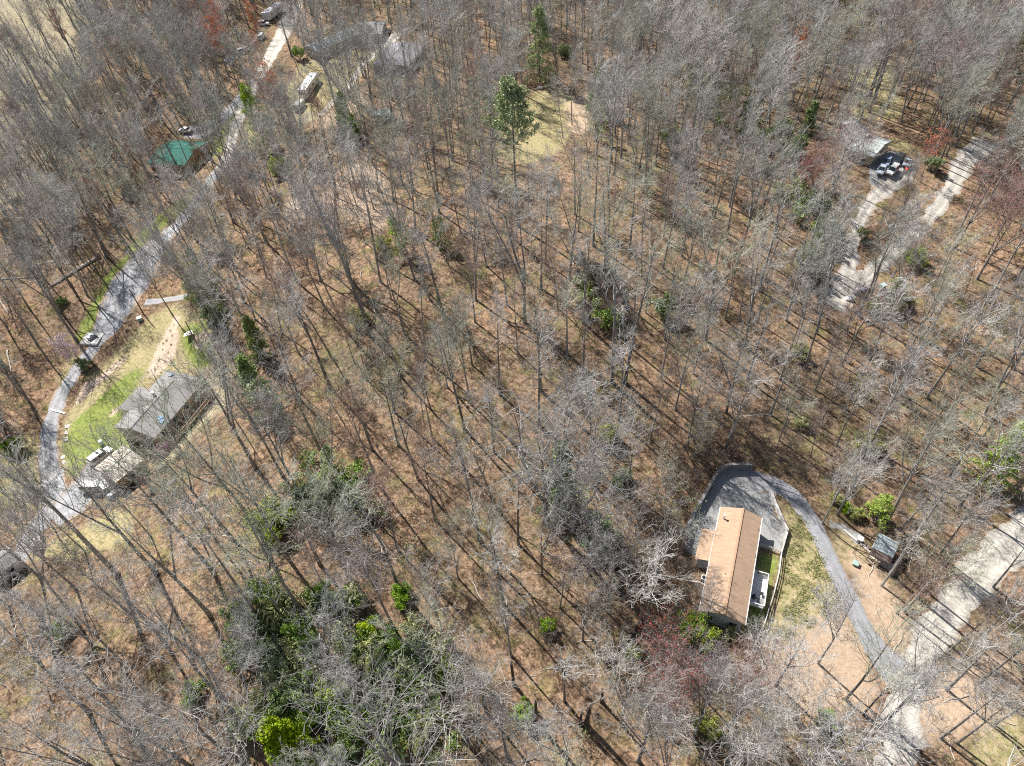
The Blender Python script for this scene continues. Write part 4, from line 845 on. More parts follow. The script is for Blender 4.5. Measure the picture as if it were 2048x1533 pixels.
def bare_tree(seed, H, r0, cs, spread, nb=24, lead=0, dense=1.0, lean=.02, a0=1.15, a1=.55, crook=.12, low=0):
    g = np.random.default_rng(seed); n = 14
    k = np.linspace(0, 1, n)
    wob = np.cumsum(g.normal(0, .018 * H / n * 6 * crook * 2, (n, 2)), 0) * k[:, None]
    ln = g.normal(0, lean, 2) * H
    r0 *= 1.08
    T = np.column_stack([wob[:, 0] + ln[0] * k ** 1.5, wob[:, 1] + ln[1] * k ** 1.5, k * H])
    rad = r0 * (1 - .93 * k ** 1.1) ; rad[0] *= 1.35
    tw = Wood(); tw.tubes(T[None], rad[None], 7)
    mains = [(T[None], rad[None])]
    if lead:
        Lp, Lr = children(g, T[None], rad[None], lead, cs * .75, cs + .12, lambda t, g: .42 + .2 * g.random(t.shape), lambda t, g: (1 - t) * H * .95, .8, 10, up=.25, wob=.05, rmin=.03, taper=.12)
        tw.tubes(Lp, Lr, 6); mains.append((Lp, Lr))
    cw = Wood(); B = []
    for q, (mp, mr) in enumerate(mains):
        if q == 0:
            c, t0 = int(nb * (.6 if lead else .85)), cs
            if lead: c = nb // 2
        else: c, t0 = max(7, int(nb * .45)), .25
        sh = lambda t, g, t0=t0, q=q: spread * (.55 + .75 * np.sin(np.clip((t - t0) / (1 - t0), 0, 1) * 2.5 + .35)) * (1 if q == 0 else .75)
        an = lambda t, g, t0=t0: (a0 + (a1 - a0) * (t - t0) / (1 - t0)) * (1 + g.normal(0, .15, t.shape))
        bp, br = children(g, mp, mr, c, t0, .98, an, sh, .52, 7, up=.22, wob=.18, rmin=.04, taper=.22)
        cw.tubes(bp, br, 4); B.append((bp, br))
    if low:
        bp, br = children(g, T[None], rad[None], low, .2, cs, 1.2, spread * .35, .3, 5, up=.1, wob=.2, rmin=.02); cw.tubes(bp, br, 3); pass
    bp = np.concatenate([b[0] for b in B]); br = np.concatenate([b[1] for b in B])
    Lb = np.linalg.norm(bp[:, -1] - bp[:, 0], axis=1).mean()
    c2, r2 = children(g, bp, br, max(3, int(4.6 * dense)), .22, 1., .75, Lb * .52, .62, 5, up=.18, wob=.2, rmin=.024)
    cw.tubes(c2, r2, 3)
    c3, r3 = children(g, c2, r2, max(2, int(4 * dense)), .2, 1., .75, Lb * .31, .7, 4, up=.15, wob=.2, rmin=.018)
    cw.tubes(c3, r3, 3)
    c4, r4 = children(g, c3, r3, 2, .25, 1., .7, Lb * .17, .8, 2, up=.12, wob=.1, rmin=.012)
    cw.tubes(c4, r4, 3)
    return tw.get(), cw.get(), c4

def cards(g, C, D, size, asp=.5, per=1, jit=.1, flat=0.):
    """leaf quads at centres C"""
    C = np.repeat(C, per, 0) + g.normal(0, jit, (len(C) * per, 3)); n = len(C)
    a = unit(g.normal(size=(n, 3)) * np.array([1, 1, 1 - flat])); b_ = g.normal(size=(n, 3)); b_ = unit(b_ - (b_ * a).sum(1, keepdims=True) * a)
    s_ = size * (.6 + .8 * g.random((n, 1)))
    v = np.stack([C - a * s_, C + b_ * s_ * asp, C + a * s_, C - b_ * s_ * asp], 1).reshape(-1, 3)
    return v, np.arange(n * 4).reshape(n, 4)

def conifer(seed, H, r0, cs, w_, nb, droop=.15, n2=7, leaf=.22, per=3, tiers=False):
    g = np.random.default_rng(seed); n = 10; k = np.linspace(0, 1, n)
    T = np.column_stack([np.cumsum(g.normal(0, .04, n)), np.cumsum(g.normal(0, .04, n)), k * H]); rad = r0 * (1 - .9 * k)
    tw = Wood(); tw.tubes(T[None], rad[None], 7)
    bp, br = children(g, T[None], rad[None], nb, cs, .99, lambda t, g: 1.35 - .5 * t + g.normal(0, .1, t.shape), lambda t, g: w_ * (1.08 - np.clip((t - cs) / (1 - cs), 0, 1)) ** .75, .35, 6, up=-droop if not tiers else .12, wob=.08, rmin=.02)
    tw.tubes(bp, br, 3)
    c2, r2 = children(g, bp, br, n2, .15, 1, .8, w_ * .32, .6, 4, up=-droop * .5, wob=.1, rmin=.012)
    tw.tubes(c2, r2, 3)
    C = c2[:, 1:].reshape(-1, 3)
    v, f = cards(g, C, None, leaf, .45, per, leaf * .8)
    return tw.get(), (v, f), None

def bushy(seed, H, w_, leaf=.2, nst=7, per=5, clump=.5, asp=.5):
    """broadleaf evergreen shrub: several stems, leaves in separate clumps"""
    g = np.random.default_rng(seed)
    st = np.zeros((nst, 6, 3)); k = np.linspace(0, 1, 6)
    for i in range(nst):
        a = i * 2.4 + g.random(); rr = w_ * .5 * math.sqrt((i + .5) / nst)
        e = np.array([math.cos(a) * rr, math.sin(a) * rr, H * (.65 + .35 * g.random()) * (1 - .35 * (rr / (w_ * .5)) ** 2)])
        st[i] = k[:, None] * e + np.array([math.cos(a), math.sin(a), 0]) * (np.sin(k * 3)[:, None] * .2); st[i, :, 2] = e[2] * k ** .8
    rad = np.tile(.06 * (1 - .7 * k), (nst, 1)); tw = Wood(); tw.tubes(st, rad, 5)
    c1, r1 = children(g, st, rad, 7, .3, 1, .9, w_ * .22, .6, 4, up=.1, wob=.15, rmin=.015); tw.tubes(c1, r1, 3)
    c2, r2 = children(g, c1, r1, 4, .3, 1, .8, w_ * .12, .7, 3, up=.1, wob=.15, rmin=.012); tw.tubes(c2, r2, 3)
    C = c2[:, 1:].reshape(-1, 3); v, f = cards(g, C, None, leaf, asp, per, clump * .35)
    return tw.get(), (v, f), None

m_bark = mat('grey_bark', (.34, .325, .30), (.17, .16, .15), scale=1.4, detail=8, rough=.9, vary=.3, stretch=(1, 1, .35), spec=.15)
m_twigg = mat('greenish_grey_twigs', (.46, .47, .39), (.27, .275, .23), scale=.5, detail=4, rough=.9, vary=.26, spec=.15)
m_twig = mat('grey_twigs', (.54, .52, .49), (.30, .29, .275), scale=.5, detail=4, rough=.9, vary=.26, spec=.15)
m_twigr = mat('brown_twigs', (.40, .31, .27), (.24, .18, .155), scale=.5, detail=4, rough=.9, vary=.22, spec=.15)
m_redbud = mat('red_buds', (.46, .17, .15), (.34, .12, .11), scale=1, rough=.8, vary=.12)
m_pinkbud = mat('pink_buds', (.54, .26, .26), (.40, .17, .18), scale=1, rough=.8, vary=.1)
m_orange = mat('orange_buds', (.66, .22, .09), (.50, .14, .06), scale=1, rough=.8, vary=.1)
m_pinkfl = mat('pale_pink_blossom', (.72, .52, .58), (.6, .4, .47), scale=1, rough=.8)
m_magenta = mat('magenta_blossom', (.62, .20, .50), (.48, .14, .40), scale=1, rough=.8)
m_spring2 = leafmat('olive_green_leaves', (.34, .39, .13), (.19, .24, .08))
m_pine = leafmat('yellow_green_needles', (.44, .52, .15), (.26, .34, .09))
m_stem = mat('brown_stems', (.20, .16, .12), (.12, .09, .07), scale=1, rough=.9)
m_needle = leafmat('pine_needles', (.27, .38, .085), (.14, .22, .05))
m_dark = leafmat('dark_evergreen_leaves', (.25, .35, .10), (.13, .20, .06))
m_bright = leafmat('bright_green_leaves', (.37, .45, .10), (.22, .30, .06))
m_spring = leafmat('yellow_green_leaves', (.44, .46, .17), (.28, .31, .11))
m_mid = leafmat('mid_green_leaves', (.31, .41, .13), (.17, .25, .08))

def mk(name, data, mats_):
    (tv, tf), (cv, cf), tips = data
    return [npmesh('trunk', tv, tf, mats_[0], smooth_=True, link=False), npmesh('crown', cv, cf, mats_[1], link=False)], tips
# kinds of bare tree: (trunk mesh, crown mesh, height, crown width)
BT = []
spec = [
    # seed,H,r,cs,spread,nb,lead,dense,a0,a1
    (1, 24, .24, .52, 3.3, 24, 0, 1.0, 1.1, .45, .12), (2, 26, .28, .50, 3.6, 26, 1, 1.0, 1.0, .4, .15), (3, 22, .20, .48, 3.0, 22, 0, 1.1, 1.1, .5, .2),
    (4, 25, .30, .42, 4.6, 26, 2, 1.1, 1.1, .55, .2), (5, 20, .16, .45, 3.2, 24, 2, 1.1, 1.1, .6, .35), (6, 27, .30, .55, 3.6, 24, 1, 1.0, .95, .4, .1),
    (7, 23, .25, .40, 5.0, 20, 3, 1.0, 1.2, .6, .35), (8, 18, .13, .40, 2.6, 22, 1, 1.1, 1.0, .5, .4), (9, 24, .24, .46, 4.0, 24, 2, 1.0, 1.0, .5, .22),
    (10, 21, .32, .30, 7.0, 18, 3, 1.05, 1.25, .7, .5), (11, 15, .12, .35, 2.4, 20, 0, 1.1, 1.0, .5, .3), (12, 25, .26, .58, 2.8, 22, 0, .9, 1.0, .4, .14)]
for (sd, H, r, cs, spd, nb, ld, dn, a0, a1, ck) in spec:
    (ms, tips) = mk('t', bare_tree(sd, H, r, cs, spd, nb, ld, dn, .02, a0, a1, ck), (m_bark, m_twigr if sd in (3, 8, 11) else m_twigg if sd in (2, 9) else m_twig))
    BT.append((ms, H, spd * 2))
def budded(seed, H, r, cs, spd, nb, ld, budm, twigm, size=.07, per=1):
    tr, cr, tips = bare_tree(seed, H, r, cs, spd, nb, ld, 1.2, .02, 1.1, .55, .2)
    g = np.random.default_rng(seed + 99)
    v, f = cards(g, tips[:, -1], None, size, .6, per, .1)
    return [npmesh('trunk', *tr, m_bark, smooth_=True, link=False), npmesh('crown', *cr, twigm, link=False), npmesh('buds', v, f, budm, link=False)], H, spd * 2
RED = [budded(21, 17, .20, .35, 4.0, 26, 2, m_redbud, m_twigr, .07, 2), budded(22, 20, .24, .38, 4.6, 26, 3, m_pinkbud, m_twig, .07, 2), budded(23, 18, .16, .45, 3.0, 22, 0, m_orange, m_twigr, .12, 3),
       budded(24, 9, .10, .25, 3.0, 20, 2, m_pinkfl, m_twig, .12, 2), budded(25, 4.5, .05, .15, 1.8, 14, 2, m_magenta, m_twigr, .10), budded(26, 13, .14, .3, 3.2, 22, 1, m_spring, m_twig, .07, 2)]
def mkg(data, bark, leafm, leafname='foliage'):
    (tv, tf), (cv, cf), _ = data
    return [npmesh('trunk', tv, tf, bark, smooth_=True, link=False), npmesh(leafname, cv, cf, leafm, link=False)]
m_conif = leafmat('fresh_green_needles', (.42, .53, .14), (.25, .34, .09))
EV = {
 'pine': (mkg(conifer(31, 24, .30, .62, 4.2, 44, -.05, 8, .17, 10, True), m_bark, m_pine), 24),
 'fir': (mkg(conifer(32, 15, .2, .08, 3.4, 80, .2, 8, .13, 7), m_bark, m_conif), 15),
 'cedar': (mkg(conifer(33, 9, .14, .05, 2.0, 80, .1, 6, .12, 10), m_bark, m_mid), 9),
 'brightfir': (mkg(conifer(34, 13, .18, .06, 2.6, 90, .22, 8, .14, 11), m_bark, m_bright), 13),
 'darkbush': (mkg(bushy(35, 4.0, 4.6, .11, 10, 13), m_stem, m_dark), 4),
 'midbush': (mkg(bushy(36, 5.0, 4.2, .11, 8, 16), m_stem, m_mid), 5),
 'brightbush': (mkg(bushy(37, 3.4, 3.6, .10, 9, 11), m_stem, m_bright), 3.4),
 'springbush': (mkg(bushy(38, 4.2, 4.0, .10, 8, 14), m_stem, m_spring), 4.2),
 'holly': (mkg(bushy(39, 8.0, 5.2, .12, 11, 16), m_stem, m_dark), 8),
 'thin': (mkg(conifer(40, 8, .1, .15, 2.2, 34, .05, 6, .11, 6), m_bark, m_conif), 8),
}

def plant(name, meshes, loc, rz, s, group, sxy=None, tilt=(0, 0)):
    e = bpy.data.objects.new(name, None); COL.objects.link(e)
    e.location = (loc[0], loc[1], loc[2] - .25); e.rotation_euler = (tilt[0], tilt[1], rz); sx = sxy or s; e.scale = (sx, sx, s); e.empty_display_size = .3
    e['group'] = group
    for me in meshes:
        o = bpy.data.objects.new(me.name.split('.')[0], me); COL.objects.link(o); o.parent = e
    return e

TREES = []   # (x, y, base px, py) of every tree standing
def fit_height(bx, by, tx, ty):
    b = P(bx, by); best = (1e9, 20)
    for h in np.arange(5, 34, .5):
        q = proj(b + np.array([0, 0, h])); d = math.hypot(q[0] - tx, q[1] - ty)
        if d < best[0]: best = (d, h)
    h = best[1]; q = proj(b + np.array([0, 0, h]))
    d = _f * ((b - CO) @ _f); dep = (b + np.array([0, 0, h]) - CO) @ _f
    lx = float((tx - q[0]) * dep / FPX)
    return b, h, max(-.12 * h, min(.12 * h, lx))
INDIV = []  # dict per individual bare tree
def bare(bx, by, tx, ty, kind, ws=1.0, hs=1.12):
    b, h, lx = fit_height(bx, by, tx, ty)
    h *= hs
    ms, H, W = BT[kind]
    INDIV.append(dict(p=b, h=h, ms=ms, s=h / H, sxy=(h / H) * ws, kind=kind, tilt=(0, math.atan2(lx, h)), ty='bare', px=(bx, by), top=(tx, ty)))
def crown_at(cx, cy, kind, h, ws=1.0, ms=None, ty='bare'):
    m_, H, W = (BT[kind] if ms is None else RED[kind])
    q = P(cx, cy, h * .82); b = np.array([q[0], q[1], q[2] - h * .82])
    INDIV.append(dict(p=b, h=h, ms=m_, s=h / H, sxy=(h / H) * ws, kind=kind, tilt=(0, 0), ty=ty, px=proj(b), top=(cx, cy)))

KEY = """235,1149,8,925,5 312,1146,140,965,1 302,1073,212,975,4 425,1141,235,950,0 475,1088,300,920,8 511,936,410,745,3 511,1048,340,880,8
345,630,272,520,4 430,640,310,500,6 445,655,360,520,3 120,623,45,480,3 75,690,-5,560,5 162,518,90,410,0 150,520,70,400,2 172,525,110,395,0 265,505,150,400,5 310,475,240,370,1 255,500,185,390,2
360,250,270,130,1 382,240,340,140,0 470,327,410,220,4 458,330,430,210,4 140,382,50,260,5 150,400,80,280,1 425,207,365,70,0 416,200,350,60,5 300,240,230,110,2 240,290,160,160,0 210,300,140,170,5 330,250,250,100,1
702,563,590,385,9 807,508,715,390,1 742,675,665,490,1 887,628,815,470,3 922,468,895,345,0 809,668,765,520,8 974,533,925,390,0 662,713,520,575,7 735,640,640,480,0 860,600,800,450,2 830,560,770,400,8 690,660,600,500,2
1091,528,1095,350,0 1139,555,1155,385,1 1214,580,1219,395,8 1259,505,1275,330,1 1364,513,1385,385,3 1474,523,1530,350,3 1134,710,1133,560,0 1224,766,1240,520,5 1249,766,1290,520,1 1479,638,1495,520,2 1514,645,1550,530,0 1386,748,1425,610,4 1166,766,1172,620,5
1256,215,1262,70,1 1309,237,1310,110,6 1126,277,1112,170,4 1144,250,1138,130,4 1179,355,1160,240,8 1044,167,1018,55,5 1109,115,1090,0,1 1134,60,1130,-40,0 1060,120,1040,20,1 1150,430,1150,290,5 1290,300,1295,180,8 1225,330,1215,200,2
1631,623,1690,450,3 1693,668,1712,560,0 1611,733,1650,590,5 712,178,690,92,3 718,175,742,95,8 785,202,738,35,1 668,170,640,80,2 760,150,735,40,4 820,180,800,60,0 850,170,835,60,1 600,150,560,60,5 620,130,585,40,2 1720,320,1735,210,2 1858,643,1900,540,1 1928,683,1995,550,5 1706,678,1725,580,7 1590,700,1630,560,4 1780,640,1830,500,3 1820,700,1880,580,8 1640,560,1680,420,1 1740,720,1790,600,2
1641,853,1690,740,7 1673,891,1720,770,4 1898,953,1990,820,1 1776,1043,1864,850,8 1781,1150,1880,960,5 1801,1061,1885,975,6 1621,913,1648,830,7 1950,900,2040,760,0 1700,950,1760,830,2 1850,880,1920,760,8 1920,1010,2040,880,3
1636,1327,1712,1215,4 1691,1400,1775,1290,8 1728,1427,1800,1330,4 1768,1445,1880,1325,3 1763,1172,1840,1075,0 1808,1225,1910,1110,8 1893,1380,2010,1270,5 1893,1307,1990,1230,2 1958,1367,2080,1250,1 1553,1370,1612,1270,6
1881,1477,1990,1400,0 1913,1487,2020,1430,5 1793,1227,1870,1130,7 1986,1175,2070,1080,1 2020,1240,2100,1150,8 1746,1490,1770,1440,9 1990,1450,2090,1380,2 1850,1180,1930,1070,5 1880,1110,1960,990,0
1078,850,1080,680,0 1000,790,990,640,5 930,860,890,690,1 1300,880,1330,760,2 1350,820,1385,680,8 1180,900,1185,770,4 870,1040,840,900,2 797,891,760,740,8 745,900,690,750,1 600,800,540,640,0 640,900,560,740,5
1450,900,1500,770,3 1540,830,1600,700,5 1560,760,1610,620,0 1450,640,1480,500,2 1330,680,1350,540,8 1590,600,1650,480,6 1700,800,1760,680,0 1760,850,1830,740,5 1630,780,1690,650,2
420,1230,270,1060,1 520,1240,400,1060,0 600,1220,490,1040,8 640,1130,560,960,1 570,1110,470,930,5 700,1160,640,1000,8 
120,500,40,370,5 90,560,20,420,1 60,620,-20,480,0 200,620,140,500,4 30,760,-40,620,5 95,720,30,600,2 20,900,-60,780,1 330,430,270,300,5 290,440,210,310,1 230,450,160,320,0 370,410,310,280,2 390,360,340,240,0"""
for tok in KEY.split():
    a = tok.split(','); bare(*map(float, a[:4]), int(a[4]))
for (cx, cy, k, h, ws) in [(752, 1050, 6, 21, 1.15), (1088, 900, 9, 24, 1.25), (1150, 925, 9, 23, 1.05), (1268, 868, 3, 19, .9), (950, 1325, 6, 21, .95), (785, 1500, 9, 25, 1.0), (1260, 1360, 6, 20, .85),
        (1300, 1440, 3, 20, 1.0), (1135, 1475, 6, 18, .9), (905, 1400, 9, 19, .9), (405, 1465, 9, 26, .95), (250, 1440, 9, 24, .8), (625, 1255, 6, 17, 1.0), (1255, 1085, 3, 19, 1.0), (1225, 1130, 6, 18, .9),
        (1425, 1195, 3, 14, .7), (1725, 935, 9, 16, .8), (1690, 960, 6, 15, .8), (1400, 775, 3, 19, .9), (1190, 1010, 9, 19, .9), (1130, 770, 6, 17, .8), (1560, 1290, 6, 16, 1.0), (1500, 1450, 9, 18, .9), (1590, 1420, 6, 18, 1.0),
        (1740, 1480, 9, 19, .9), (1650, 1500, 3, 18, 1.0), (1420, 1400, 6, 17, .9), (1080, 1050, 6, 18, .8), (1010, 1220, 3, 18, .8), (1170, 1200, 6, 16, .8), (860, 1180, 3, 17, .9), (690, 1330, 3, 16, 1.1),
        (880, 690, 9, 14, .8), (1000, 1440, 3, 18, .9), (120, 1500, 6, 22, .9), (320, 1520, 3, 21, .9), (480, 1300, 3, 20, .9), (1480, 1520, 6, 20, .9), (1350, 1500, 6, 19, .9)]:
    crown_at(cx, cy, k, h, ws)
REDS = [(1335, 1290, 0, 17, 1.0, 'red'), (1350, 1345, 0, 16, 1.0, 'red'), (1495, 1320, 0, 14, .75, 'red'), (1495, 1390, 1, 15, .8, 'pink'), (1430, 1370, 1, 14, .8, 'pink'), (1415, 95, 1, 24, 1.5, 'pink'), (1695, 300, 1, 19, 1.2, 'pink'), (1650, 330, 0, 17, 1.0, 'red'),
        (1975, 370, 0, 20, 1.1, 'red'), (2025, 430, 0, 20, 1.1, 'red'), (2035, 400, 0, 17, .9, 'red'), (1905, 130, 0, 20, .8, 'red'), (1925, 140, 1, 22, 1.2, 'pink'), (435, 45, 2, 20, 1.1, 'orange'), (430, 75, 2, 19, 1.0, 'orange'), (505, 40, 2, 17, .9, 'orange'), (400, 20, 2, 18, 1.0, 'orange'),
        (535, 165, 2, 17, 1.4, 'orange'), (550, 185, 2, 15, 1.3, 'orange'), (115, 48, 2, 14, .9, 'orange'), (305, 95, 0, 17, .8, 'red'), (655, 205, 0, 11, 1.2, 'red'), (500, 350, 2, 12, 1.2, 'orange'), (190, 25, 0, 13, .8, 'red'), (1870, 290, 2, 12, 1.2, 'orange'), (1600, 95, 2, 15, .9, 'orange'), (510, 100, 2, 15, .9, 'orange')]
for cx, cy, k, h, ws, nm in REDS: crown_at(cx, cy, k, h, ws, ms=1, ty=nm)
for cx, cy, k, h, ws, nm in [(138, 690, 3, 8, 1.1, 'blossom'), (322, 905, 4, 3.2, 1.0, 'magenta'), (345, 890, 4, 3.0, .9, 'magenta'), (310, 922, 4, 2.8, .8, 'magenta'), (290, 960, 4, 3.0, .8, 'magenta'),
        (1900, 55, 5, 17, 1.2, 'leafing'), (1640, 40, 5, 18, 1.1, 'leafing'), (1740, 60, 5, 18, 1.3, 'leafing'), (380, 550, 5, 14, 1.0, 'leafing'), (400, 590, 5, 13, 1.0, 'leafing'), (1900, 505, 5, 13, 1.0, 'leafing'), (1850, 470, 5, 11, .9, 'leafing'),
        (490, 95, 5, 14, .8, 'leafing'), (1340, 935, 5, 9, .9, 'leafing'), (1400, 870, 5, 10, .9, 'leafing'), (520, 1160, 5, 14, 1.1, 'leafing'), (470, 1190, 5, 13, 1.0, 'leafing'), (20, 1040, 5, 12, 1.0, 'leafing'), (50, 1000, 5, 12, 1.1, 'leafing'), (640, 1000, 5, 11, 1.0, 'leafing'), (30, 1330, 5, 10, .8, 'leafing')]:
    crown_at(cx, cy, k, h, ws, ms=1, ty=nm)

# ------------------------------------------------------------------ evergreens, each at its own place
EVL = """1027,305,pine,25,top,tall white pine with open green crown on a long bare trunk beside the grassy clearing
1078,85,fir,17,top,green conifer standing beside the dark brush heap at the far end of the clearing
508,232,fir,15,top,dense dark green conifer standing between the two upper roads
502,662,brightfir,10,top,small bright green conifer alone on the leafy slope below the brush thicket
560,1480,brightfir,13,top,vivid yellow green conifer at the bottom edge of the wood
2018,900,fir,11,top,dark green conifer against the right edge of the wood
1345,262,holly,8,top,round green holly with shaded base among the trunks above the hill
1200,170,cedar,13,top,tall narrow green cedar beside the leaning power pole
1205,240,thin,9,top,thin green young pine below the power pole
1180,205,thin,8,top,thin green young pine just left of the tall cedar
985,220,thin,10,top,yellow green young pine at the upper left corner of the clearing
1010,195,thin,8,top,small yellow green pine at the top of the grassy clearing
683,215,cedar,11,top,upright bright green cedar right of the motorhome
700,245,holly,8,top,shaded green evergreen below the upright cedar
555,325,brightbush,5,top,round bright green bush below the roads' fork
792,460,thin,9,top,loose green pine sapling at the lower edge of the bare earth patch
878,455,thin,7,top,small green pine sapling between two tall grey trunks
760,480,springbush,4,top,pale green bush left of the loose pine sapling
715,625,springbush,4,top,lime green bush at the foot of a forked tree on the slope
1335,605,midbush,5,top,olive green bush beside the dark thicket on the hill
1620,512,holly,7,top,pale green leafy evergreen beside the driveway bend
1650,450,holly,7,top,dark green holly on the left of the curving driveway
1640,400,holly,7,top,dark green holly above the driveway bend
1650,470,darkbush,4,base,dark green shrub hard against the driveway edge
1480,225,darkbush,5,base,dark green shrub in the shade of the upper woods
1420,160,holly,6,top,mid green holly under the big pink budded maple
1390,150,holly,6,top,small green holly left of the one under the pink maple
1570,250,holly,7,top,dark green holly above the grey roofed house's left wood
1600,280,holly,6,top,dark green holly nearest the grey roofed house
1625,225,cedar,8,top,yellow green cedar in the wood above the grey roofed house
1825,530,brightbush,4,base,bright green shrub between the forest road and the driveway
1790,600,darkbush,4,base,dark green shrub below the junction of the two forest roads
1785,625,brightbush,3,base,low bright green shrub below the junction of the forest roads
1745,625,springbush,3,base,low lime green shrub beside the boulders at the road end
1720,475,springbush,3,base,yellow green shrub on the verge of the curving driveway
1600,715,springbush,3,base,lime green shrub on the shaded slope below the road end
2045,65,brightfir,14,top,bright green conifer in the upper right corner
395,560,holly,9,top,large green evergreen beside the side path
405,600,cedar,9,top,green cedar in the dark thicket right of the side path
385,520,cedar,8,top,pale green cedar at the top of the thicket above the side path
500,750,cedar,12,top,tall slim green cedar on the slope right of the grey roofed house
520,790,thin,9,top,thin green pine below the tall slim cedar
540,1030,brightbush,6,top,bright green broad crown beside a pair of leaning trunks
620,985,midbush,6,top,soft green bush in the middle of the evergreen patch
600,1010,springbush,5,top,lime green bush at the lower left of the evergreen patch
660,960,cedar,8,top,slim green cedar at the right of the evergreen patch
700,990,midbush,5,top,grey green bush at the right end of the evergreen patch
655,910,thin,6,top,small bluish green pine above the evergreen patch
660,1210,darkbush,3.4,base,dark glossy shrub at the top of the laurel slope
690,1215,darkbush,3,base,dark glossy shrub second along the top of the laurel slope
640,1195,darkbush,3,base,dark glossy shrub leftmost along the top of the laurel slope
610,1290,darkbush,4,base,deep green laurel below a pale twisted crown
560,1330,darkbush,3.6,base,deep green laurel left in the laurel slope
545,1310,brightbush,3,base,bright green laurel at the left margin of the laurel slope
520,1180,midbush,5,top,bright green evergreen above the left end of the laurel slope
470,1225,midbush,5,top,pale green evergreen left of the laurel slope
750,1320,springbush,4,base,lime green laurel in the middle of the laurel slope
770,1330,darkbush,3.5,base,dark green laurel just right of the lime green one
790,1300,darkbush,3.5,base,dark green laurel near the pale forked crown
840,1330,darkbush,4,base,broad dark laurel at the upper right of the laurel slope
800,1360,springbush,4,base,lime green laurel at the centre right of the laurel slope
890,1350,brightbush,3,base,bright laurel at the right end of the laurel slope
760,1420,midbush,4,base,mid green laurel under the great pale tree
660,1400,brightbush,3.6,base,bright green laurel right of the lower left laurels
590,1400,midbush,5,base,mid green laurel above the vivid conifer
560,1390,springbush,5,base,lime green laurel above the vivid conifer
620,1440,darkbush,4,base,dark laurel right of the vivid conifer
700,1500,darkbush,3.5,base,dark laurel at the bottom edge of the wood
840,1480,springbush,3.4,base,lime green laurel at the lower right of the laurel slope
740,1270,brightbush,3,base,bright shrub above the centre of the laurel slope
805,1200,darkbush,2.6,base,small dark shrub alone between the leaning trunks
1120,935,cedar,14,top,green pine showing through the great pale oak's limbs
1115,1000,cedar,6,top,low green cedar under the great pale oak
1218,880,springbush,3.5,base,lime green bush right of the great pale oak
1200,1090,darkbush,4,base,dark green shrub above the dense grey crowns
1195,1060,midbush,4,base,mid green shrub below the great pale oak
1245,965,darkbush,2.5,base,small dark shrub between bare crowns left of the wall
1405,1280,brightbush,3.6,base,bright green leafy bush at the lower end of the tan roofed house
1380,1265,midbush,4,base,pale green bush left of the bright one near the tan roofed house
1460,1272,springbush,2,base,yellow green bush tucked against the tan roofed house's end wall
1265,1315,midbush,2.6,base,small green shrub beside the fallen log
1050,1435,midbush,3,base,dark green shrub left of the broken snags
1095,1260,midbush,2.4,base,small green shrub in the lower wood among shadows
1410,1460,springbush,3,base,lime green shrub right of the fallen pale stick at the bottom
1740,875,springbush,4,top,pale green crown above the white spreading tree
1765,1010,thin,7,top,grey green pine above the garden shed
1750,1030,springbush,3,base,yellow green shrub just above the garden shed
1690,1020,darkbush,1.5,base,low dark green shrub on the bank above the asphalt drive
1670,1005,springbush,2,base,low olive shrub on the bank above the asphalt drive
1710,1035,springbush,2,base,low yellow shrub on the bank above the shed path
1600,855,springbush,2.4,base,small lime shrub on the shadow striped slope
1645,1445,midbush,2.8,base,green shrub under pale crowns left of the road junction
125,610,darkbush,2,base,small dark green shrub at the foot of the forked tree left of the road
170,735,darkbush,2.6,base,low dark green shrub beside the pale pink blossom tree
30,900,darkbush,3,base,low dark green shrub in the far left yard
40,905,springbush,3,base,lime green shrub in the far left yard
365,220,springbush,3,base,yellow green shrub beside the white car's gravel pad
215,85,midbush,4,base,green thicket shrub in the upper left wood
245,65,darkbush,4,base,dark green shrub in the upper left wood
130,1270,midbush,3,base,small grey green bush on the lower left leafy slope
390,1395,darkbush,2.6,base,bright dark shrub above the pale radial tree
1130,95,brightbush,4,top,bright bush just right of the conifer beyond the clearing
1205,150,thin,7,top,pale young pine beside the power lines
600,120,midbush,5,base,olive evergreen bush beside the blue grey roof
1860,340,midbush,4,base,green shrub right of the parked cars"""
EVP = np.array([[float(v) for v in l.split(',')[:2]] + [(44 if l.split(',')[2] in ('fir', 'pine', 'brightfir', 'holly', 'cedar') else 30) if float(l.split(',')[1]) > 500 else (34 if l.split(',')[2] in ('fir', 'pine', 'holly', 'cedar') else 20)] for l in EVL.strip().split('\n')])
EVN = {'pine': ('white_pine', 'pine'), 'fir': ('conifer', 'conifer'), 'cedar': ('cedar_tree', 'cedar'), 'brightfir': ('conifer', 'conifer'), 'thin': ('young_pine', 'pine')}
for i, ln in enumerate(EVL.strip().split('\n')):
    x_, y_, k, h, wh, lab = ln.split(',', 5)
    x_, y_, h = float(x_), float(y_), float(h); ms, H = EV[k]
    if wh == 'top':
        q = P(x_, y_, h * .75); b = np.array([q[0], q[1], q[2] - h * .75])
    else: b = P(x_, y_)
    n_, c_ = EVN.get(k, ('evergreen_shrub', 'shrub'))
    e = plant(n_, ms, b, rng.random() * 6.28, h / H * (1.35 if k in ('fir', 'pine') else 1.15), 'evergreens and green shrubs among the bare trees', sxy=h / H * rng.uniform(1.1, 1.4))
    e['label'] = lab; e['category'] = c_

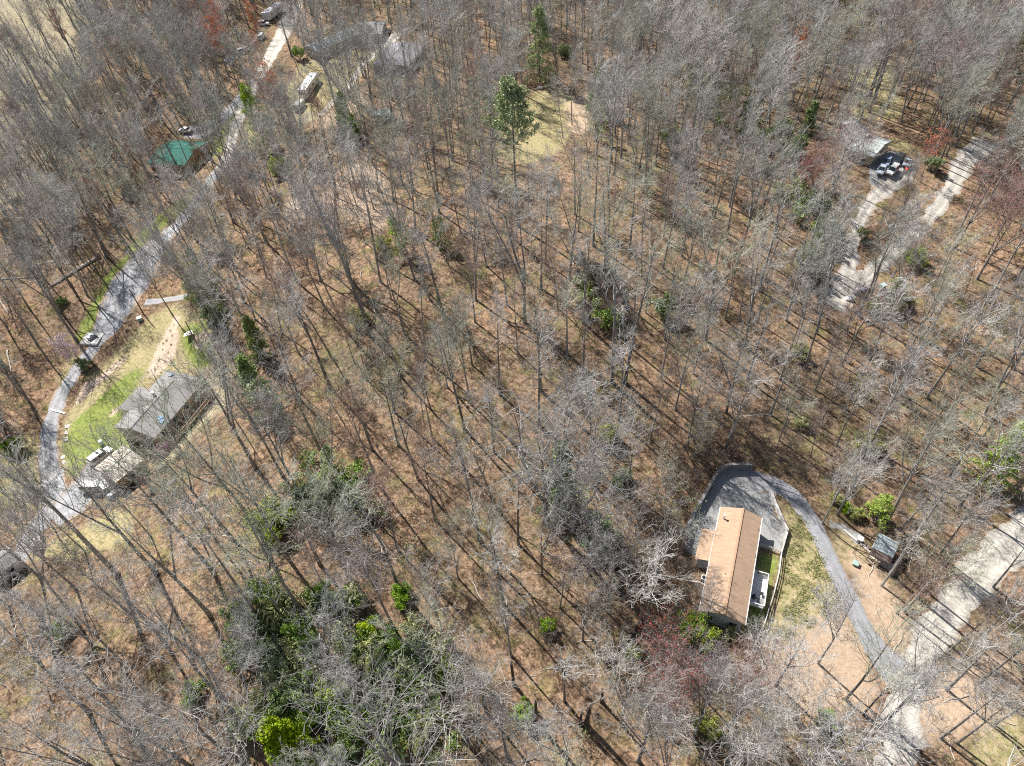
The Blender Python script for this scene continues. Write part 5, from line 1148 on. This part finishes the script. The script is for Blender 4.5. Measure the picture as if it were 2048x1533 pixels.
# ------------------------------------------------------------------ fill the wood
RP = np.array(ROADPTS)
NOTREE = [polyw(p_) for p_ in [
    [(240, 515), (300, 500), (360, 590), (420, 640), (440, 700), (420, 760), (420, 800), (340, 900), (260, 1000), (200, 1060), (60, 1060), (80, 860), (150, 690)],
    [(1370, 1110), (1366, 1060), (1430, 945), (1510, 935), (1600, 980), (1700, 1180), (1800, 1330), (1790, 1420), (1700, 1390), (1600, 1330), (1500, 1330), (1400, 1260)],
    [(305, 270), (405, 235), (410, 340), (320, 350)], [(990, 300), (1070, 180), (1180, 170), (1190, 240), (1060, 330)], [(1690, 230), (1840, 260), (1840, 380), (1730, 380), (1680, 300)],
    [(575, 200), (625, 130), (640, 110), (720, 75), (730, 50), (840, 80), (830, 110), (790, 160), (700, 140), (650, 225)], [(1730, 1070), (1800, 1070), (1810, 1140), (1740, 1130)], [(500, 60), (545, 0), (600, 0), (590, 90), (520, 200), (480, 200)], [(440, 140), (500, 60), (550, 60), (520, 120)],
    [(-60, -60), (140, -60), (120, 90), (-60, 130)], [(1240, 1360), (1190, 1390), (1150, 1450), (1230, 1440)], [(1985, 0), (2060, 0), (2060, 50), (1990, 50)], [(-80, 1080), (110, 1050), (110, 1110), (-80, 1180)]]]
THIN = [(polyw(p_), pr) for p_, pr in [([(460, 1140), (700, 1180), (940, 1330), (940, 1533), (480, 1560)], .3), ([(480, 880), (740, 900), (760, 1080), (480, 1080)], .4), ([(-40, 1150), (200, 1120), (480, 1200), (480, 1420), (250, 1480), (-40, 1450)], .3), ([(-60, -60), (260, -60), (250, 120), (180, 260), (80, 430), (-60, 560)], .22), ([(560, 300), (780, 300), (1000, 280), (1010, 420), (780, 480), (600, 440)], .55), ([(0, 480), (230, 520), (140, 760), (0, 900)], .5),
     ([(1500, 1290), (1700, 1220), (1760, 1400), (1500, 1440)], .2), ([(1640, 1000), (1800, 1180), (1900, 1300), (1820, 1420), (1700, 1200)], .25)]]
VIEW = [np.array(p_, float) for p_ in [[(1345, 1110), (1345, 1050), (1420, 915), (1520, 915), (1600, 960), (1640, 1060), (1650, 1200), (1560, 1300), (1440, 1290), (1385, 1200)], [(150, 800), (235, 700), (420, 725), (420, 810), (330, 910), (260, 1000), (150, 1010), (100, 900)], [(280, 600), (360, 590), (420, 680), (380, 760), (290, 760), (200, 800), (150, 800), (200, 700)], [(1540, 960), (1600, 970), (1690, 1120), (1790, 1330), (1740, 1330), (1620, 1100)],
     [(580, 200), (640, 130), (660, 160), (600, 225)], [(1690, 235), (1780, 250), (1840, 330), (1800, 380), (1740, 370), (1710, 310)], [(250, 520), (300, 510), (200, 700), (100, 960), (90, 860)], [(510, 50), (570, 0), (580, 30), (525, 60)], [(300, 280), (400, 280), (395, 335), (310, 335)], [(985, 310), (1010, 235), (1070, 182), (1180, 170), (1190, 290), (1100, 335)],
     [(1720, 1170), (1960, 1140), (1850, 1330), (1790, 1440), (1760, 1350)], [(1730, 390), (1820, 350), (1800, 410), (1720, 470), (1700, 450)], [(1800, 500), (1880, 430), (1960, 290), (1990, 300), (1920, 400), (1840, 510)], [(455, 240), (500, 180), (520, 120), (560, 50), (590, 40), (540, 170), (470, 330)]]]
def pin(poly, x, y):
    return bool(inside(poly, np.array([[x]]), np.array([[y]]))[0, 0])
pts_exist = [d['p'][:2] for d in INDIV]
cell = {}
def near(x, y, r):
    cx, cy = int(x // 6), int(y // 6)
    for i in range(cx - 1, cx + 2):
        for j in range(cy - 1, cy + 2):
            for q in cell.get((i, j), ()):
                if (q[0] - x) ** 2 + (q[1] - y) ** 2 < r * r: return True
    return False
def put(x, y): cell.setdefault((int(x // 6), int(y // 6)), []).append((x, y))
for q in pts_exist: put(*q)
cand = []
tries = 0
N_TREES = 2050
g = np.random.default_rng(77)
while len(cand) < N_TREES and tries < 60000:
    tries += 1
    y = 8 + 372 * g.random() ** .95
    x = (g.random() * 2 - 1) * (62 + .66 * y)
    b = np.array([x, y, float(G(x, y))]); bx, by = proj(b)
    h = g.uniform(13, 27); tx, ty = proj(b + np.array([0, 0, h]))
    if not ((-60 < bx < 2110 and -60 < by < 1640) or (-60 < tx < 2110 and -60 < ty < 1600)): continue
    rmin_ = (5.6 + 2.8 * g.random() if y < 150 else 3.7 + 2.0 * g.random()) + (.9 if -60 < x < 40 and y > 150 else 0)
    if near(x, y, rmin_): continue
    if np.any((RP[:, 0] - x) ** 2 + (RP[:, 1] - y) ** 2 < (RP[:, 2] + 1.3) ** 2): continue
    if any(pin(p_, x, y) for p_ in NOTREE): continue
    if any(pin(p_, x, y) and g.random() > pr for p_, pr in THIN): continue
    blocked = False
    for fr, keep in ((1., .1), (.85, .05), (.7, .05), (.5, .1), (.3, .25)):
        q = proj(b + np.array([0, 0, h * fr]))
        if any(pin(p_, *q) for p_ in VIEW) and g.random() > keep: blocked = True; break
    if blocked: continue
    q1, q2 = proj(b + np.array([0, 0, h * .8])), proj(b + np.array([0, 0, h * .5]))
    if np.any(((EVP[:, 0] - q1[0]) ** 2 + (EVP[:, 1] - q1[1]) ** 2 < EVP[:, 2] ** 2) | ((EVP[:, 0] - q2[0]) ** 2 + (EVP[:, 1] - q2[1]) ** 2 < EVP[:, 2] ** 2)) and g.random() < .88: continue
    put(x, y)
    k = int(g.choice([0, 1, 2, 3, 4, 5, 6, 7, 8, 10, 11], p=[.13, .12, .1, .09, .1, .1, .07, .09, .1, .04, .06]))
    cand.append(dict(p=b, h=h if k not in (7, 10) else h * .72, kind=k, px=(bx, by), vis=(0 < bx < 2048 and 0 < by < 1533)))
# the individuals: marked trees first, then the ones that stand nearest to the camera
nb_ = sum(d['ty'] == 'bare' for d in INDIV); room = 298 - nb_
def dist(d): return float(np.linalg.norm(d['p'] + np.array([0, 0, d['h'] * .5]) - CO)) - d['h'] * 1.0 + (0 if d['vis'] else 60)
cand.sort(key=dist)
for d in cand[:room]:
    ms, H, W = BT[d['kind']]; s = d['h'] / H
    INDIV.append(dict(p=d['p'], h=d['h'], ms=ms, s=s, sxy=s * g.uniform(.85, 1.15), kind=d['kind'], tilt=(g.normal(0, .05), g.normal(0, .05)), ty='bare', px=d['px'], top=proj(d['p'] + np.array([0, 0, d['h']]))))
far = cand[room:]
LOOK = {0: 'tall straight bare tree', 1: 'tall bare tree with ascending limbs', 2: 'brownish twigged bare tree', 3: 'bare tree with forked leaders', 4: 'slender bare tree', 5: 'very tall bare tree', 6: 'wide crowned bare tree', 7: 'thin young bare tree', 8: 'tall forked bare tree', 9: 'great pale spreading tree', 10: 'small brown twigged tree', 11: 'narrow topped bare tree'}
RLOOK = {'red': 'red budded maple', 'pink': 'pink budded maple', 'orange': 'orange budded tree', 'blossom': 'pale pink blossom tree', 'magenta': 'magenta flowering shrub', 'leafing': 'tree in first yellow green leaf'}
LM = [('the tan roofed house', 1455, 1130), ('the dark retaining wall', 1415, 990), ('the garden shed', 1770, 1100), ('the asphalt drive', 1670, 1180), ('the road junction', 1790, 1370), ('the lower gravel road', 1930, 1190),
      ('the grey hipped house', 310, 810), ('the tan roofed garage', 238, 930), ('the wide gravel apron', 240, 600), ('the green roofed house', 358, 305), ('the motorhome', 617, 165), ('the blue grey roof', 665, 85),
      ('the tall white pine', 1027, 305), ('the grassy clearing', 1060, 225), ('the power pole', 1230, 150), ('the round holly', 1345, 265), ('the parked cars', 1780, 330), ('the curving driveway', 1700, 480), ('the pale forest road', 1850, 450),
      ('the boulders', 1700, 600), ('the vivid conifer', 560, 1480), ('the laurel slope', 760, 1330), ('the broken snags', 1180, 1400), ('the fallen log', 1255, 1285), ('the great pale oak', 1088, 900), ('the lone small conifer', 502, 662),
      ('the evergreen patch', 630, 990), ('the dark conifer', 2018, 900), ('the bare earth patch', 730, 390), ('the long fallen trunk', 150, 545), ('the wood post fence', 1545, 1200), ('the lime bush slope', 715, 625), ('the olive bush', 1335, 605),
      ('the lower left bush', 130, 1270), ('the shadow striped slope', 1600, 855), ('the corner building', 10, 1120), ('the pink maple', 1415, 95)]
ORD = ['nearest', 'second nearest', 'third nearest', 'fourth nearest', 'fifth nearest', 'sixth nearest', 'seventh nearest', 'eighth nearest', 'ninth nearest', 'tenth nearest', 'eleventh nearest', 'twelfth nearest', 'thirteenth nearest', 'fourteenth nearest', 'fifteenth nearest', 'sixteenth nearest']
buck = {}
for d in INDIV:
    look = RLOOK.get(d['ty']) or LOOK[d['kind']]
    if d['ty'] in ('blossom', 'magenta'): qx, qy = d['top']
    else: qx, qy = d['px']
    bl = min(LM, key=lambda l: math.hypot(l[1] - qx, l[2] - qy))
    dx, dy = qx - bl[1], qy - bl[2]
    side = ('right of' if dx > 0 else 'left of') if abs(dx) > abs(dy) else ('below' if dy > 0 else 'above')
    buck.setdefault((look, side, bl[0]), []).append((math.hypot(dx, dy), d))
for (look, side, lm), L_ in buck.items():
    L_.sort(key=lambda t: t[0])
    for i, (dd, d) in enumerate(L_):
        d['label'] = f'{look} {side} {lm}' if len(L_) == 1 else f'{look} {side} {lm}, {ORD[min(i, 15)]}'
for d in INDIV:
    sh = d['ty'] == 'magenta'
    e = plant('flowering_shrub' if sh else 'bare_tree' if d['ty'] == 'bare' else 'budding_tree', d['ms'], d['p'], rng.random() * 6.28, d['s'], 'bare trees of the wood' if d['ty'] == 'bare' else 'trees and shrubs in bud or blossom', sxy=d['sxy'])
    rz = e.rotation_euler.z
    M = Matrix.Rotation(d['tilt'][1], 4, 'Y') @ Matrix.Rotation(d['tilt'][0], 4, 'X') @ Matrix.Rotation(rz, 4, 'Z')
    e.rotation_euler = M.to_euler()
    e['label'] = d['label']; e['category'] = 'shrub' if sh else 'tree'

# ------------------------------------------------------------------ the wood beyond the nearest 300: one object
src = []
for ms, H, W in BT:
    src.append(ms)
fm = bpy.data.meshes.new('far_woods'); fo = bpy.data.objects.new('far_woods', fm); COL.objects.link(fo)
P_ = np.array([d['p'] - np.array([0, 0, .3]) for d in far]); fm.vertices.add(len(P_)); fm.vertices.foreach_set('co', P_.astype(np.float32).ravel())
a = fm.attributes.new('var', 'INT', 'POINT'); a.data.foreach_set('value', np.array([d['kind'] for d in far], np.int32))
a = fm.attributes.new('rot', 'FLOAT_VECTOR', 'POINT'); a.data.foreach_set('vector', np.column_stack([g.normal(0, .05, len(far)), g.normal(0, .05, len(far)), g.random(len(far)) * 6.28]).astype(np.float32).ravel())
a = fm.attributes.new('siz', 'FLOAT_VECTOR', 'POINT'); sz_ = np.array([d['h'] / BT[d['kind']][1] for d in far]); wz_ = sz_ * g.uniform(.9, 1.25, len(far)); a.data.foreach_set('vector', np.column_stack([wz_, wz_, sz_]).astype(np.float32).ravel())
fm.materials.append(m_bark)
tag(fo, 'farther bare grey trees covering the hills', 'woods', kind='stuff')
ng = bpy.data.node_groups.new('woods', 'GeometryNodeTree')
ng.interface.new_socket('Geometry', in_out='INPUT', socket_type='NodeSocketGeometry'); ng.interface.new_socket('Geometry', in_out='OUTPUT', socket_type='NodeSocketGeometry')
gi = ng.nodes.new('NodeGroupInput'); go = ng.nodes.new('NodeGroupOutput'); LK = ng.links.new
join = ng.nodes.new('GeometryNodeJoinGeometry')
bykind = {}
for o in COL.objects:
    if o.type == 'MESH' and o.parent and o.parent.name.startswith('bare_tree'):
        bykind.setdefault(o.data.name, o)
def attr(n_, t):
    x = ng.nodes.new('GeometryNodeInputNamedAttribute'); x.data_type = t; x.inputs['Name'].default_value = n_; return x.outputs[0]
va, ra, sa = attr('var', 'INT'), attr('rot', 'FLOAT_VECTOR'), attr('siz', 'FLOAT_VECTOR')
for k, (ms, H, W) in enumerate(BT):
    cmp_ = ng.nodes.new('FunctionNodeCompare'); cmp_.data_type = 'INT'; cmp_.operation = 'EQUAL'; LK(va, cmp_.inputs[2]); cmp_.inputs[3].default_value = k
    for me in ms:
        if me.name not in bykind: continue
        ob_ = ng.nodes.new('GeometryNodeObjectInfo'); ob_.transform_space = 'ORIGINAL'; ob_.inputs['Object'].default_value = bykind[me.name]; ob_.inputs['As Instance'].default_value = True
        ip = ng.nodes.new('GeometryNodeInstanceOnPoints'); LK(gi.outputs[0], ip.inputs['Points']); LK(cmp_.outputs[0], ip.inputs['Selection'])
        LK(ob_.outputs['Geometry'], ip.inputs['Instance']); LK(ra, ip.inputs['Rotation']); LK(sa, ip.inputs['Scale'])
        LK(ip.outputs[0], join.inputs[0])
LK(join.outputs[0], go.inputs[0])
md = fo.modifiers.new('woods', 'NODES'); md.node_group = ng
print('TREES', len(INDIV), 'far', len(far), 'tries', tries)

# ------------------------------------------------------------------ undergrowth: thin saplings and brush, uncountable
def scatter(base, n, cond, name, m, label, smin, smax, seed, hgt=0, clusters=None):
    """copies of a small mesh (v,f) laid over the ground as one object"""
    g = np.random.default_rng(seed); v0, f0 = base; X = []
    while len(X) < n:
        y = 12 + 330 * g.random() ** 1.25; x = (g.random() * 2 - 1) * (60 + .66 * y)
        if cond(x, y, g): X.append((x, y))
    X = np.array(X)
    if clusters is not None: X = np.concatenate([X, clusters]) if len(X) else clusters
    n = len(X); a = g.random(n) * 6.28; s = smin + (smax - smin) * g.random(n) ** 1.5
    c_, s_ = np.cos(a) * s, np.sin(a) * s
    vx = v0[None, :, 0] * c_[:, None] - v0[None, :, 1] * s_[:, None] + X[:, :1]
    vy = v0[None, :, 0] * s_[:, None] + v0[None, :, 1] * c_[:, None] + X[:, 1:]
    vz = v0[None, :, 2] * s[:, None] + G(X[:, 0], X[:, 1])[:, None] + hgt
    V_ = np.stack([vx, vy, vz], -1).reshape(-1, 3); F_ = (f0[None] + (np.arange(n) * len(v0))[:, None, None]).reshape(-1, f0.shape[1])
    o = npmesh(name, V_, F_, m); tag(o, label, name.replace('_', ' '), kind='stuff'); return o
def okwood(x, y, g):
    if np.any((RP[:, 0] - x) ** 2 + (RP[:, 1] - y) ** 2 < (RP[:, 2] + .6) ** 2): return False
    if any(pin(p_, x, y) for p_ in NOTREE): return False
    n = math.sin(x * .13 + 2 * math.sin(y * .07)) + math.sin(y * .11 + x * .05 + 1)
    return g.random() < .45 + .3 * n
def sapling(seed, H, sp, n1, n2, n3):
    g = np.random.default_rng(seed); w_ = Wood(); k = np.linspace(0, 1, 5)
    T = np.column_stack([np.cumsum(g.normal(0, .08, 5)), np.cumsum(g.normal(0, .08, 5)), k * H])[None]; R = (.035 * (1 - .7 * k))[None]
    w_.tubes(T, R, 3); a, b_ = children(g, T, R, n1, .2, 1, .8, sp, .6, 4, up=.25, wob=.2, rmin=.012); w_.tubes(a, b_, 3)
    a, b_ = children(g, a, b_, n2, .2, 1, .7, sp * .5, .7, 3, up=.15, wob=.2, rmin=.01); w_.tubes(a, b_, 3)
    a, b_ = children(g, a, b_, n3, .3, 1, .7, sp * .3, .7, 2, up=.1, wob=.1, rmin=.009); w_.tubes(a, b_, 3)
    return w_.get()
m_brush = mat('brown_brush', (.27, .215, .175), (.14, .11, .09), scale=.2, detail=4, rough=.95, rr=(.4, .6), spec=.1)
m_brush2 = mat('grey_saplings', (.47, .43, .385), (.25, .22, .19), scale=.1, detail=4, rough=.95, rr=(.4, .6), spec=.1)
THICK = [(430, 640, 7), (440, 600, 5), (600, 870, 5), (620, 890, 5), (660, 1050, 6), (1190, 610, 7), (1220, 650, 6), (1360, 590, 5), (1385, 960, 5), (1400, 920, 6), (1360, 1010, 6), (1340, 1060, 6), (1440, 915, 5), (1320, 1120, 6), (1375, 1130, 4), (1350, 880, 7), (1090, 150, 5), (1060, 165, 4), (1640, 560, 5), (1690, 440, 4), (1600, 560, 5), (1290, 1200, 8), (1330, 1180, 6),
         (1440, 860, 6), (1500, 900, 5), (1560, 920, 5), (1800, 450, 6), (1770, 480, 5), (1380, 310, 5), (1770, 640, 6), (350, 345, 6), (1470, 1210, 1), (790, 520, 5), (900, 490, 4), (690, 1170, 5), (1800, 1100, 5), (1760, 1040, 4), (360, 860, 3), (1960, 620, 6), (480, 1280, 6), (1300, 1380, 6)]
clu = []
for x_, y_, r_ in THICK:
    c_ = P(x_, y_)[:2]
    for _ in range(int(r_ * r_ * (1.8 if 1290 < x_ < 1570 and 840 < y_ < 1210 else 1.2)) + 4):
        a_ = rng.random() * 6.28; q_ = r_ * math.sqrt(rng.random()); clu.append((c_[0] + q_ * math.cos(a_), c_[1] + q_ * math.sin(a_)))
clu = np.array([c for c in clu if not np.any((RP[:, 0] - c[0]) ** 2 + (RP[:, 1] - c[1]) ** 2 < (RP[:, 2] + .5) ** 2) and not pin(NOTREE[1], *c)])
scatter(sapling(51, 3.0, 1.3, 7, 4, 3), 1300, okwood, 'brush', m_brush, 'low brown leafless brush on the wood floor', .5, 1.5, 61, clusters=clu)
scatter(sapling(52, 5.5, 1.6, 10, 4, 3), 1250, okwood, 'saplings', m_brush2, 'thin grey leafless saplings between the trees', .5, 1.4, 62)
gs = np.random.default_rng(9); wd = Wood(); tw_ = np.zeros((1, 4, 3)); tw_[0, :, 0] = np.linspace(-1.2, 1.2, 4); tw_[0, :, 1] = [0, .1, .02, .18]; tw_[0, :, 2] = .06
wd.tubes(tw_, np.array([[.04, .035, .03, .015]]), 4); a_, b_ = children(gs, tw_, np.array([[.04, .035, .03, .015]]), 4, .3, 1, .7, .6, .6, 3, up=.05, wob=.2, rmin=.01); a_[..., 2] = np.abs(a_[..., 2]) * .4 + .03; wd.tubes(a_, b_, 3)
m_stick = mat('pale_fallen_sticks', (.60, .55, .48), (.38, .33, .28), scale=.3, rough=.9)
scatter(wd.get(), 2600, okwood, 'fallen_sticks', m_stick, 'pale sticks and dead limbs lying on the leaves', .4, 1.8, 63)
# low weeds on the drive bank and lawn
gs = np.random.default_rng(19); v_, f_ = cards(gs, gs.normal(0, .22, (14, 3)) * np.array([1, 1, .35]) + np.array([0, 0, .08]), None, .1, .6, 1, .02)
bank = polyw([(1576, 1000), (1618, 1045), (1655, 1120), (1680, 1200), (1620, 1262), (1545, 1290), (1560, 1180), (1575, 1090)])
def inb(x, y, g): return pin(bank, x, y) and g.random() < .5 + .5 * math.sin(x * 1.7 + math.sin(y * 1.3) * 2)
def scat_poly(poly, n, seed):
    g = np.random.default_rng(seed); X = []
    lo, hi = poly.min(0), poly.max(0)
    while len(X) < n:
        x, y = g.uniform(lo[0], hi[0]), g.uniform(lo[1], hi[1])
        if pin(poly, x, y) and g.random() < .5 + .5 * math.sin(x * 1.1 + math.sin(y * .9) * 2): X.append((x, y))
    return np.array(X)
m_weed = mat('green_weeds', (.27, .28, .11), (.18, .19, .07), scale=.4, rough=.9)
scatter((v_, f_), 0, inb, 'weeds', m_weed, 'tufts of green weeds on the bank beside the asphalt drive', .3, .9, 64, clusters=scat_poly(bank, 2200, 5))

# ------------------------------------------------------------------ small plants in the beds
g = np.random.default_rng(31)
def tuft(seed, r):
    g_ = np.random.default_rng(seed); return cards(g_, g_.normal(0, r * .45, (26, 3)) * np.array([1, 1, .6]) + np.array([0, 0, r * .5]), None, r * .3, .5, 1, .02)
v_, f_ = tuft(1, .32); tm = npmesh('bedding_plant', v_, f_, m_dark, link=False); tm2 = npmesh('bedding_plant', v_, f_, m_mid, link=False)
BED = [(207, 748), (214, 743), (221, 738), (228, 734), (234, 729), (240, 722), (245, 716), (216, 736), (166, 795), (178, 785), (186, 776), (310, 740), (318, 722), (325, 700), (333, 682), (340, 662), (347, 650), (322, 745), (336, 706), (342, 690), (330, 724), (304, 752), (316, 735), (326, 688), (344, 672),
       (396, 672), (402, 676), (408, 670), (414, 676), (398, 682), (404, 686), (411, 683), (393, 690), (400, 694), (418, 668), (409, 664), (388, 686), (222, 826), (230, 819), (280, 905), (262, 896), (300, 758), (296, 745)]
for i, (x, y) in enumerate(BED):
    q = P(x, y); o = bpy.data.objects.new('bedding_plant', tm if i % 3 else tm2); COL.objects.link(o); o.location = V(q); o.rotation_euler = (0, 0, g.random() * 6.28); s = g.uniform(.8, 1.6); o.scale = (s, s, s)
    tag(o, 'small green plant in a pale planting bed by the grey house', 'plant', 'small plants in the pale beds')
# laurel and evergreen thickets on the slopes
lp = [polyw(p_) for p_ in ([(470, 1180), (600, 1200), (760, 1190), (930, 1330), (950, 1500), (800, 1560), (500, 1560), (460, 1400)], [(560, 960), (640, 900), (740, 960), (760, 1030), (640, 1060), (560, 1040)], [(1370, 130), (1500, 200), (1700, 500), (1640, 560), (1540, 380), (1420, 250)], [(380, 520), (440, 590), (440, 650), (380, 600)], [(1150, 560), (1260, 620), (1240, 680), (1160, 640)])]
C_ = []
for p_, n in zip(lp, (90, 25, 90, 22, 12)): C_.append(scat_poly(p_, n, 71 + n))
C_ = np.concatenate(C_)
g_ = np.random.default_rng(77); cl = unit(g_.normal(size=(26, 3))) * np.array([1.1, 1.1, .7]) + np.array([0, 0, 1.3]); cl[:, 2] = np.abs(cl[:, 2])
vL, fL = cards(g_, cl, None, .17, .5, 16, .26)
h_ = len(C_) // 2
scatter((vL, fL), 0, okwood, 'laurel_thicket', m_mid, 'evergreen laurel thicket covering the shaded slopes', .6, 1.9, 81, clusters=C_[::2]); scatter((vL, fL), 0, okwood, 'green_undergrowth', m_spring, 'lighter green undergrowth mixed through the laurel', .5, 1.8, 82, clusters=C_[1::2])
# sparse greening saplings through the whole wood
v2, f2 = cards(g_, unit(g_.normal(size=(40, 3))) * g_.random((40, 1)) ** .4 * np.array([1.1, 1.1, 1.2]) + np.array([0, 0, 1.5]), None, .10, .55, 3, .22)
scatter((v2, f2), 260, okwood, 'leafing_undergrowth', m_spring2, 'sparse green leafing brush scattered through the bare wood', .6, 1.6, 83)
